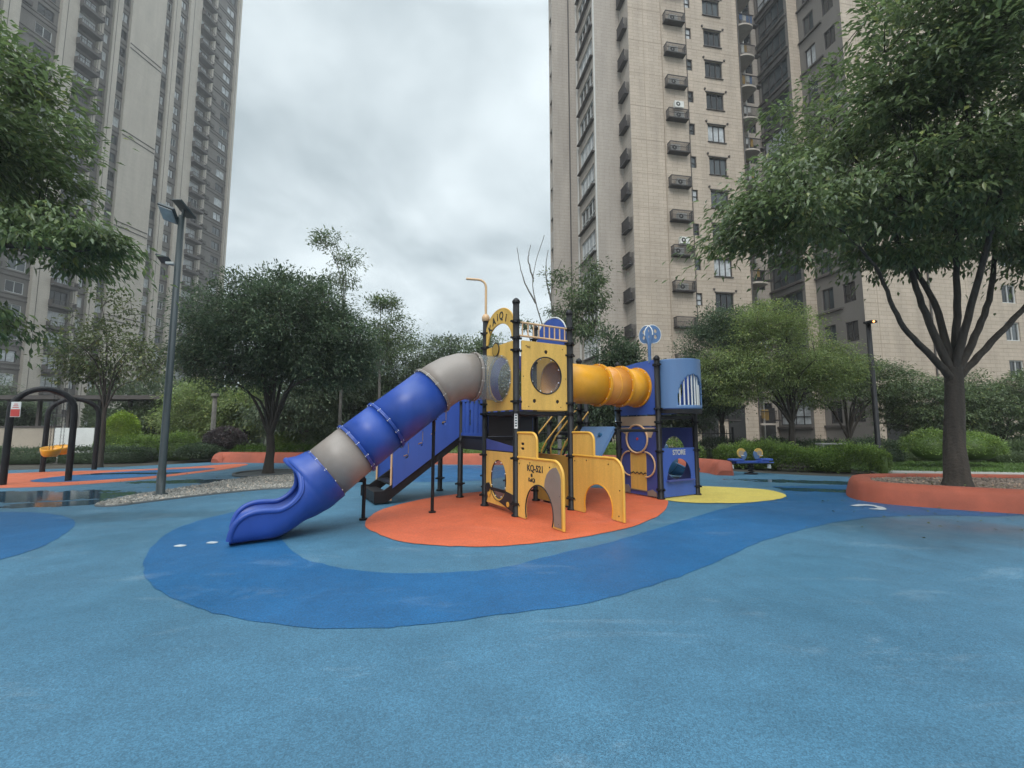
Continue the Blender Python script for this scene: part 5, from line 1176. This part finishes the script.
for x_ in (1.2, 3.6, 6.0, 8.4, 16.5, 19, 21.5): 
    yb = 0 if x_ < 12 else -5.8; gnd.box((x_, yb-.02, 1.6), (1.5, .05, 3.2), mi=3); gnd.box((x_, yb-.05, 3.25), (1.7, .09, .12), mi=1)
for x_ in (11.2, 12.8): gnd.box((x_, 1.66, 1.6), (1.1, .05, 3.2), mi=3)
for k in range(NR):
    for x_, z_ in ((6.9, 3.95), (8.9, 3.9)): br.box((x_, -.05, z_+FP*k), (.14, .12, .14), mi=1)
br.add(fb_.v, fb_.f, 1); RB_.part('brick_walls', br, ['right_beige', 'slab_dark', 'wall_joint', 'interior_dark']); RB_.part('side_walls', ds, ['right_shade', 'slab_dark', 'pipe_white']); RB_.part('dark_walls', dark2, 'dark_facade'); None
idk = MB(); idk.box((5.2, .7, RH/2), (10.2, .04, RH-.2)); idk.box((12.1, 2.4, RH/2), (3.0, .04, RH-.2)); idk.box((14.35, .3, RH/2), (.04, 2.6, RH-.2)); idk.box((15.3, -3.8, RH/2), (.04, 3.6, RH-.2)); idk.box((25, -5.1, RH/2), (19, .04, RH-.2)); idk.box((-1.8, 4, RH/2), (.04, 4, RH-.2)); RB_.part('dark_interior', idk, 'interior_dark')
# AC cages with their units, each its own part
for k in range(22):
    zc = 1.35+.02+FP*k - .38+1.96; zc = 3.96+FP*(k-0) - 0.0
    b = MB(); x0_, x1_, y_ = 3.2, 4.95, -.5
    b.box((4.075, -.26, zc-.42), (1.82, .54, .09)); b.box((4.075, y_, zc+.38), (1.8, .05, .05)); b.box((x0_, -.25, zc+.38), (.05, .48, .05)); b.box((x1_, -.25, zc+.38), (.05, .48, .05)); b.box((4.075, y_-.004, zc-.02), (1.76, .03, .03))
    for q in range(23): b.box((x0_+(x1_-x0_)*q/22, y_, zc-.02), (.026, .024, .76))
    for q in range(6): b.box((x0_, y_+.09*q, zc-.02), (.028, .026, .76)); b.box((x1_, y_+.09*q, zc-.02), (.028, .026, .76))
    cg = RB_.part('ac_cage', b, 'window_frame')
    rnd = random.Random(k)
    def acunit(x, y, z, parent):
        u = MB(); u.box((x, y, z), (.80, .30, .56), mi=0); K = 18
        vs = [(x-.12+.2*math.cos(2*math.pi*q/K), y-.156, z+.2*math.sin(2*math.pi*q/K)) for q in range(K)]; u.add(vs, [tuple(range(K))], 1)
        vs = [(x-.12+.07*math.cos(2*math.pi*q/K), y-.160, z+.07*math.sin(2*math.pi*q/K)) for q in range(K)]; u.add(vs, [tuple(range(K))], 0)
        o = u.build('ac_unit', ['ac_white', 'ink'], None); o.parent = parent
    if rnd.random() < .85: acunit(3.75+rnd.uniform(-.1, .5), -.25, zc-.08, cg)
    if k in (4, 8, 13): acunit(4.2, -.30, zc+.85, cg)
for k in range(24):
    zc = 3.3+FP*k; b = MB(); b.box((-.2, .85, zc-.5), (.38, 1.3, .1)); b.box((-.36, .85, zc+.45), (.05, 1.3, .05))
    for q in range(13): b.box((-.36, .24+q*.1, zc), (.03, .035, .9))
    for q in range(4): b.box((-.33+q*.1, .2, zc), (.035, .03, .9))
    b.box((-.19, .9, zc-.12), (.26, .8, .6), mi=1)
    RB_.part('side_ac_cage', b, ['window_frame', 'slab_dark'])
    b = MB(); K = 8; pr = [(10.52, .1)] + [(11.3+.75*math.cos(R(180+180*q/K)), .1-.35*math.sin(R(180*q/K))) for q in range(K+1)] + [(12.05, 1.6), (10.52, 1.6)]
    for z in (zc-1.6, zc-1.45): b.add([(x_, y_, z) for x_, y_ in pr], [tuple(range(len(pr)))], 0)
    n_ = len(pr); b.add([(x_, y_, z) for z in (zc-1.6, zc-1.45) for x_, y_ in pr], [(q, (q+1) % n_, n_+(q+1) % n_, n_+q) for q in range(n_)], 0)
    for q in range(13): b.box((10.58+q*.12, -.08, zc-.95), (.03, .03, .95), mi=1)
    b.box((11.3, -.08, zc-.45), (1.5, .06, .06), mi=1); b.box((12.35, .2, zc-1.2), (.5, .4, .1), mi=1)
    if k % 4 != 1: b.box((11.0+.3*(k % 3), .9, zc-1.1), (.55, .5, .6), mi=2)
    RB_.part('balcony', b, ['right_shade', 'window_frame', 'slab_dark'])
for k in range(14):
    rnd = random.Random(90+k)
    if rnd.random() < .75:
        b = MB()
        for q in range(rnd.randint(2, 4)): hh_ = rnd.uniform(.5, .95); b.box((10.8+q*.34+rnd.uniform(-.05, .05), -.02, 3.3+FP*k-.55-hh_/2+.2), (rnd.uniform(.22, .32), .02, hh_), mi=rnd.randint(0, 3))
        RB_.part('laundry', b, ['white_paint', 'slate_blue_panel', 'ochre_panel', 'sand_panel'])
pp = MB(); 
for x_, y_, r_, mi_ in ((12.15, 1.5, .07, 0), (3.0, -.06, .035, 2), (5.3, -.05, .03, 1), (10.42, -.06, .05, 1), (20.5, -5.87, .06, 1)): pp.tube([(x_, y_, 0), (x_, y_, RH-1)], r_, 8, mi=mi_)
RB_.part('downpipes', pp, ['pipe_white', 'slab_dark', 'wall_joint'])
RB_.flush(98)
# ------------------------------------------------------------------ trees and shrubs
GT = 'trees around the playground'
bx2, by2 = 9.04, 9.07
fk = Vector((9.22, 9.1, 2.75))
limbs = [[fk-Vector((0, 0, .3)), Vector((8.6, 8.9, 2.95)), Vector((7.75, 8.6, 3.6)), Vector((7.0, 8.2, 4.6)), Vector((5.6, 7.6, 5.4))],
         [fk-Vector((0, 0, .2)), Vector((8.75, 9.1, 3.9)), Vector((8.3, 9.0, 5.2)), Vector((7.3, 8.6, 6.7)), Vector((6.4, 8.2, 7.6))],
         [fk-Vector((0, 0, .2)), Vector((9.15, 9.3, 4.2)), Vector((8.7, 9.6, 5.8)), Vector((8.3, 9.9, 7.8))],
         [fk-Vector((0, 0, .2)), Vector((9.55, 9.2, 4.1)), Vector((9.7, 9.2, 5.7)), Vector((9.9, 8.9, 8.0)), Vector((9.8, 8.4, 9.4))],
         [fk-Vector((0, 0, .2)), Vector((9.95, 9.2, 3.6)), Vector((10.5, 9.3, 4.8)), Vector((10.9, 9.5, 6.6)), Vector((11.2, 9.8, 8.3))],
         [fk-Vector((0, 0, .3)), Vector((10.1, 9.1, 3.3)), Vector((11.3, 9.0, 4.5)), Vector((12.6, 8.8, 5.6)), Vector((13.4, 8.5, 6.4))],
         [fk-Vector((0, 0, .1)), Vector((9.3, 8.6, 4.2)), Vector((9.0, 7.6, 6.0)), Vector((8.6, 6.6, 7.6))]]
tree('shade_tree', 'large broad-crowned shade tree with forked trunk growing in the orange planter', (bx2, by2, .30), (2.45, .19),
     [(9.6, 8.8, 8.6, 3.3, 3.2, 2.5), (7.2, 8.2, 6.7, 1.9, 2.1, 1.1), (5.4, 7.9, 5.5, 1.55, 1.6, .75), (7.6, 7.6, 5.9, 1.8, 1.6, .8), (11.6, 9.0, 7.2, 2.6, 2.6, 1.6), (9.2, 6.4, 8.2, 2.6, 2.0, 1.8), (12.6, 8.7, 6.0, 1.4, 1.6, .7), (9.6, 10.2, 6.6, 2.2, 1.8, .8), (7.0, 7.3, 7.9, 1.1, 1.2, .8), (7.9, 8.8, 5.0, .9, .8, .35), (10.9, 8.7, 5.4, 1.1, 1.0, .4), (9.2, 9.4, 5.5, .9, .8, .35), (4.8, 7.9, 5.2, .9, 1.0, .5), (9.8, 8.4, 6.0, 1.8, 1.2, .35), (8.6, 8.2, 5.5, .8, .8, .3), (11.8, 8.6, 4.9, .8, .8, .3)],
     560, 150, .33, .15, .058, 'leaf_big', 11, group=GT, droop=.32, spread=.42, limbs=limbs, hollow=.35, gapcut=-.35, flat=.2, gapf=1.25, twigr=.012, lean=(.18, .03))
tree('shade_tree', 'large leafy tree whose drooping branches reach in from the left edge', (-10.6, 6.6, 0), (3.0, .24),
     [(-10.4, 7.2, 7.0, 2.4, 2.4, 2.0), (-8.9, 7.2, 5.0, 1.5, 1.5, .7), (-9.0, 7.0, 7.4, 1.1, 1.4, 1.2), (-9.5, 7.0, 3.6, 1.5, 1.4, .5), (-7.6, 7.2, 4.8, .7, .8, .35), (-8.9, 6.9, 6.0, 1.0, 1.1, .6)],
     270, 150, .32, .15, .058, 'leaf_left', 23, group=GT, droop=.32, spread=.42, gapf=1.25, hollow=.25, gapcut=-.5, flat=.2, nlimb=8)
tree('osmanthus_tree', 'dense dark round-crowned evergreen on a short trunk in the stone ring', (ox, oy, .02), (1.25, .15),
     [(ox+.0, oy, 4.65, 2.75, 2.6, 1.95), (ox-1.1, oy-.1, 4.1, 1.9, 1.9, 1.35), (ox+1.5, oy, 4.15, 1.95, 1.8, 1.35), (ox+.3, oy, 5.6, 1.8, 1.7, 1.1), (ox+2.4, oy+.1, 3.6, .9, 1., .8)],
     950, 95, .23, .12, .046, 'leaf_osmanthus', 5, group=GT, droop=.0, nlimb=11, hollow=.45, gapcut=-2.2, flat=.6)
x, y, _ = AT(103, 17)
tree('slender_tree', 'sparse slender tree with reddish-green leaves just left of the lamp post', (x, y, 0), (2.2, .09),
     [(x-.2, y, 4.6, 1.6, 1.5, 1.6), (x+1.3, y, 4.2, 1.1, 1.1, .9), (x-1.0, y, 3.8, 1.0, 1.0, .8), (x, y, 6.0, .8, .8, .9)], 150, 30, .24, .17, .08, 'leaf_red', 31, group=GT, droop=.2, nlimb=8, hollow=.2, gapcut=-1.4, flat=.6)
x, y, _ = AT(340, 20)
tree('sapling', 'tall thin tree sending a wispy leafy tip above the round evergreen', (x, y, 0), (6.4, .08),
     [(AT(322, 20)[0], 20, 10.4, .8, .7, .45), (AT(345, 20)[0], 20, 9.4, .7, .6, .4), (AT(334, 20)[0], 20, 8.5, .8, .7, .5)], 42, 34, .24, .2, .06, 'leaf_mid', 41, group=GT, droop=.2, nlimb=4, bark='pale_bark', hollow=.2)
x = AT(378, 20.5)[0]
tree('sapling', 'thin tree with a small tufted tip right of the round evergreen', (x, 20.5, 0), (4.2, .08),
     [(x, 20.5, 7.5, .7, .7, .5), (x+.3, 20.5, 6.3, 1.1, 1.0, .8), (x-.4, 20.5, 5.5, 1.2, 1., .8)], 100, 40, .25, .17, .06, 'leaf_mid', 43, group=GT, droop=.2, nlimb=5, bark='pale_bark', hollow=.2)
# bare-twigged tree and leafy sprays behind the front tower
x, y, _ = AT(560, 17)
tw_l = [[Vector((x, y, 2.4)), Vector((x-.35, y, 4.5)), Vector((x-.9, y, 6.4)), Vector((x-1.0, y, 7.6)), Vector((x-.55, y, 9.2))],
        [Vector((x, y, 2.4)), Vector((x-.1, y, 5.0)), Vector((x-.3, y, 6.8)), Vector((x+.15, y, 8.2))],
        [Vector((x-.9, y, 6.4)), Vector((x-1.4, y, 7.4)), Vector((x-1.65, y, 8.7))], [Vector((x-1.0, y, 7.4)), Vector((x-1.2, y, 8.2)), Vector((x-1.1, y, 8.8))],
        [Vector((x-.3, y, 6.5)), Vector((x-.5, y, 7.6)), Vector((x-.4, y, 8.6))], [Vector((x, y, 2.4)), Vector((x+.5, y, 4.6)), Vector((x+1.1, y, 6.2)), Vector((x+1.6, y, 7.4))], [Vector((x, y, 2.4)), Vector((x-.8, y, 4.0)), Vector((x-1.3, y, 5.4)), Vector((x-1.6, y, 5.8))]]
tree('half_bare_tree', 'half-bare tree with upright leafless twigs and a few leafy sprays behind the front tower', (x, y, 0), (2.4, .09),
     [(x+.1, y, 7.4, .7, .6, .5), (x+1.0, y, 6.6, 1.0, .8, .8), (x+1.4, y, 7.7, .5, .5, .7), (x+.2, y, 5.9, .6, .6, .5), (x-1.5, y, 5.6, .45, .4, .3), (x+1.0, y, 5.4, .9, .7, .4)], 120, 45, .22, .15, .055, 'leaf_mid', 47, group=GT, droop=.4, limbs=tw_l, bark='pale_bark', hollow=.15, gapcut=-.8)
x, y, _ = AT(622, 14.5)
tree('shrub_tree', 'small upright dark-leaved tree rising between the two towers', (x, y, 0), (1.6, .07), [(x-.4, y, 3.9, .45, .5, 1.0), (x+.35, y, 4.0, .5, .5, 1.0), (x, y, 3.0, .9, .8, 1.0)], 170, 42, .17, .13, .055, 'leaf_osmanthus', 53, group=GT, droop=-.2, nlimb=5, hollow=.15, gapcut=-1.2)
# right middle trees
x, y, _ = AT(792, 18.2)
tree('garden_tree', 'light green fine-leaved tree with spreading crown behind the seesaw', (x, y, 0), (1.7, .14),
     [(x-.5, y, 4.6, 2.5, 2.2, 1.8), (x-2.4, y, 3.6, 1.7, 1.6, 1.3), (x+1.2, y, 4.0, 1.5, 1.6, 1.4), (x-.7, y, 6.0, 1.3, 1.3, .9)], 520, 85, .28, .11, .042, 'leaf_bright', 59, group=GT, droop=.2, nlimb=9, bark='bark', hollow=.3, gapcut=-1.2, flat=.35)
x, y, _ = AT(848, 21)
tree('garden_tree', 'low spreading green tree between the light green tree and the black lamp post', (x, y, 0), (1.0, .14),
     [(x-1.6, y, 3.4, 2.0, 1.7, 1.0), (x+1.6, y, 3.6, 2.2, 1.7, 1.1), (x, y, 4.3, 1.8, 1.5, .9)], 300, 70, .30, .13, .05, 'leaf_mid', 61, group=GT, droop=.2, nlimb=8, bark='bark', hollow=.3, gapcut=-1.0, flat=.25)
x, y, _ = AT(722, 20.5)
tree('garden_tree', 'dark green tree just right of the second tower, behind the light green tree', (x, y, 0), (1.6, .15),
     [(x, y, 4.6, 2.0, 1.8, 2.0), (x+.4, y, 6.3, 1.4, 1.3, 1.0), (x-.6, y, 3.2, 1.7, 1.5, 1.2)], 420, 80, .3, .14, .055, 'leaf_osmanthus', 67, group=GT, droop=.1, nlimb=8, hollow=.4, gapcut=-2.)
for i, (px, Y, h, rr0, lab, lmn) in enumerate([(925, 21, 3.9, 2.1, 'rounded green shrub tree behind the yellow-green bush, left of the big trunk', 'leaf_mid'), (1000, 20.5, 4.2, 2.3, 'tall green shrub tree right of the big trunk, in front of the brick wall', 'leaf_mid'), (1075, 19.5, 4.4, 2.2, 'green shrub tree at the far right edge by the brick wall', 'leaf_mid')]):
    x, y, _ = AT(px, Y); tree('shrub_tree', lab, (x, y, 0), (.7, .09), [(x, y, h*.68, rr0, rr0, h*.34), (x+.7, y, h*.5, rr0*.8, rr0*.8, h*.3)], 300, 70, .28, .14, .055, lmn, 71+i, group=GT, droop=.25, nlimb=8, hollow=.3, gapcut=-1.1, flat=.28)
# background trees along the rear
bgl = [(-40, 27, 5.0, 2.4, 'leaf_far', 'dark tree behind the swing at the far left edge'), (8, 30, 3.4, 2.0, 'leaf_far', 'dark tree between the swing arch and the left tower'), (152, 26, 3.4, 1.6, 'leaf_mid', 'green tree behind the lamp post'), (205, 25, 4.4, 2.2, 'leaf_bright', 'pale green tree behind the round evergreen, left side'), (246, 24.5, 4.0, 1.8, 'leaf_bright', 'pale green tree directly behind the trunk of the round evergreen'),
       (305, 21, 4.8, 2.0, 'leaf_far', 'mid-green tree with a pale trunk right of the round evergreen trunk'), (352, 24, 6.3, 2.4, 'leaf_far', 'background tree behind the grey slide section'), (398, 26, 7.4, 2.6, 'leaf_mid', 'tall background tree above the slide elbow, left'), (438, 25, 7.0, 2.3, 'leaf_far', 'background tree above the slide elbow, middle'), (478, 26, 7.3, 2.4, 'leaf_mid', 'background tree behind the arch sign'),
       (520, 25, 5.4, 2.2, 'leaf_far', 'background tree behind the front tower'), (566, 24, 5.0, 2.1, 'leaf_far', 'background tree seen under the yellow tunnel'), (610, 23, 4.6, 2.0, 'leaf_osmanthus', 'background tree between the towers'), (655, 24, 5.2, 2.2, 'leaf_far', 'background tree behind the second tower'), (690, 24.5, 5.0, 2.0, 'leaf_osmanthus', 'background tree showing right of the second tower')]
for i, (px, Y, h, rr0, lmn, lab) in enumerate(bgl):
    x, y, _ = AT(px, Y)
    tree('background_tree', lab, (x, y, 0), (h*.24, .12), [(x, y, h*.62, rr0, rr0, h*.36), (x-.8, y, h*.45, rr0*.85, rr0*.8, h*.24), (x+.7, y, h*.78, rr0*.6, rr0*.6, h*.22)], 300, 55, .30, .18, .07, lmn, 101+i, group='background trees along the rear', droop=.2, nlimb=7, hollow=.4, gapcut=-2.0, bark='pale_bark' if i in (5,) else 'bark')
# far wood that closes the view
hedge('distant_woodland', 'far dark mass of trees closing the view behind the background trees', [(-30, 31), (-18, 33), (-6, 34), (6, 31)], 3.0, 4.3, 24000, .30, .13, 'leaf_far', 201, cat='woodland', lump=.25)['kind'] = 'stuff'
hedge('distant_woodland', 'far dark shrubbery at the foot of the brick tower', [(22, 25.0), (30, 23.0), (38, 21)], 1.6, 1.5, 7000, .26, .11, 'leaf_osmanthus', 202, cat='woodland', lump=.25)['kind'] = 'stuff'
# shrubs
def B(px, Y, rx_, rz_, lab, lm, n=5000, seed=1, L=.09, W=.04, zc=None, ry_=None):
    x, y, _ = AT(px, Y); zc = rz_*.55 if zc is None else zc; bush('bush', lab, [(x, y, zc, rx_, ry_ or rx_*.85, rz_*.62)] + ([(x+rx_*.35, y, zc*.9, rx_*.7, rx_*.7, rz_*.5)] if n < 6000 else []), n, L, W, lm, seed, group='rounded shrubs along the rear edge')
B(122, 21.2, .72, 1.55, 'bright yellow-green round bush right of the swing', 'leaf_yellow', 6000, 301, zc=1.25)
B(226, 20.9, .9, 1.0, 'dark purple dome-shaped bush left of the round evergreen', 'leaf_purple', 6000, 302, .1, .045, .85)
B(203, 20.0, .98, .62, 'low dark green bush left of the purple dome-shaped bush', 'leaf_osmanthus', 6000, 303, .1, .045)
B(286, 21, .75, .85, 'small round green bush left of the slide exit', 'leaf_hedge', 3500, 304, zc=.75)
B(318, 21, .85, .9, 'round green bush behind the slide exit hood', 'leaf_mid', 3500, 305, zc=.75)
B(930, 17, .95, 1.05, 'yellow-green bush just left of the big trunk', 'leaf_hedge', 5000, 306, zc=.72)
B(970, 17.2, .95, 1.0, 'yellow-green bush just right of the big trunk', 'leaf_hedge', 5000, 307, zc=.7)
B(345, 20.8, .8, .8, 'green bush under the grey slide section', 'leaf_mid', 3500, 308, zc=.7)
HG = 'clipped hedges around the playground'
hedge('hedge', 'low dark hedge in front of the beige wall behind the swing', [AT(-80, 18.2)[:2], AT(60, 19)[:2], AT(158, 19.6)[:2]], 1.4, .62, 14000, .08, .035, 'leaf_osmanthus', 401, group=HG)
hedge('hedge', 'yellow-green terraced hedge between the lamp post and the purple bush', [AT(100, 21)[:2], AT(150, 20.8)[:2], AT(205, 21.3)[:2]], 1.6, 1.12, 12000, .09, .04, 'leaf_hedge', 402, group=HG, lump=.2)
hedge('hedge', 'bright green low hedge behind the orange kerb left of the slide', [AT(232, 20.6)[:2], AT(300, 20.6)[:2], AT(375, 20.6)[:2]], 1.2, .62, 10000, .09, .04, 'leaf_grass', 403, group=HG, lump=.2)
hedge('hedge', 'green hedge behind the orange kerb beyond the climbing structure', [AT(376, 20.4)[:2], AT(520, 19.8)[:2], AT(640, 18.6)[:2], AT(705, 17.6)[:2]], 1.3, .85, 18000, .085, .04, 'leaf_hedge', 404, group=HG, lump=.2)
hedge('hedge', 'large leafy green hedge behind the seesaw, left of the black lamp post', [AT(712, 17.6)[:2], AT(790, 16.3)[:2], AT(862, 15.3)[:2], AT(888, 15.0)[:2]], 2.0, .82, 26000, .09, .04, 'leaf_hedge', 405, group=HG, lump=.2)
hedge('hedge', 'dark tall hedge behind the bright hedge at the foot of the garden trees', [AT(690, 20)[:2], AT(800, 19.2)[:2], AT(900, 19.5)[:2]], 1.2, .85, 12000, .1, .045, 'leaf_osmanthus', 406, group=HG, lump=.2)
hedge('hedge', 'long dark green hedge along the far side of the lawn at right', [AT(880, 20.3)[:2], AT(980, 19.3)[:2], AT(1100, 18)[:2]], 1.2, .8, 14000, .09, .04, 'leaf_mid', 407, group=HG)

rs = np.random.RandomState(77); n = 200; q = np.c_[rs.uniform(-14, 10, n), rs.uniform(1.8, 14, n)]
q[:120] = np.array([(8.2, 8.4)]) + rs.normal(0, 1.6, (120, 2)); q[120:200] = np.array([(-8, 12.5)]) + rs.normal(0, 1.5, (80, 2))
P3 = np.c_[q, np.full(n, .018)]; P3[inpoly(q, pl), 2] = .42
V, Fc = leaves_at(P3, np.c_[rs.normal(0, 1, (n, 2)), np.zeros(n)], .07, .035, rs, 0, .1); V[:, 2] = np.maximum(V[:, 2], .016)
tag(npmesh('fallen_leaves', V, Fc, 'leaf_red'), 'scattered small fallen leaves on the rubber floor', 'leaves', kind='stuff')
# ------------------------------------------------------------------ damp air: an even, closed box of haze round everything, sky outside
hb = MB(); hb.box((-15, 55, 51.5), (280, 240, 105.2)); hz = hb.build('haze', 'ink', None); tag(hz, kind='stuff')
hm = bpy.data.materials.new('haze_air'); hm.use_nodes = True; t = hm.node_tree; t.nodes.clear()
o_ = N(t, 'ShaderNodeOutputMaterial'); v_ = N(t, 'ShaderNodeVolumePrincipled'); v_.inputs['Color'].default_value = (.93, .95, .97, 1); v_.inputs['Density'].default_value = .0011; v_.inputs['Anisotropy'].default_value = .2
t.links.new(v_.outputs[0], o_.inputs['Volume']); hz.data.materials.clear(); hz.data.materials.append(hm)
tag(hz, 'pale damp haze hanging in the air between the camera and the towers', 'haze')
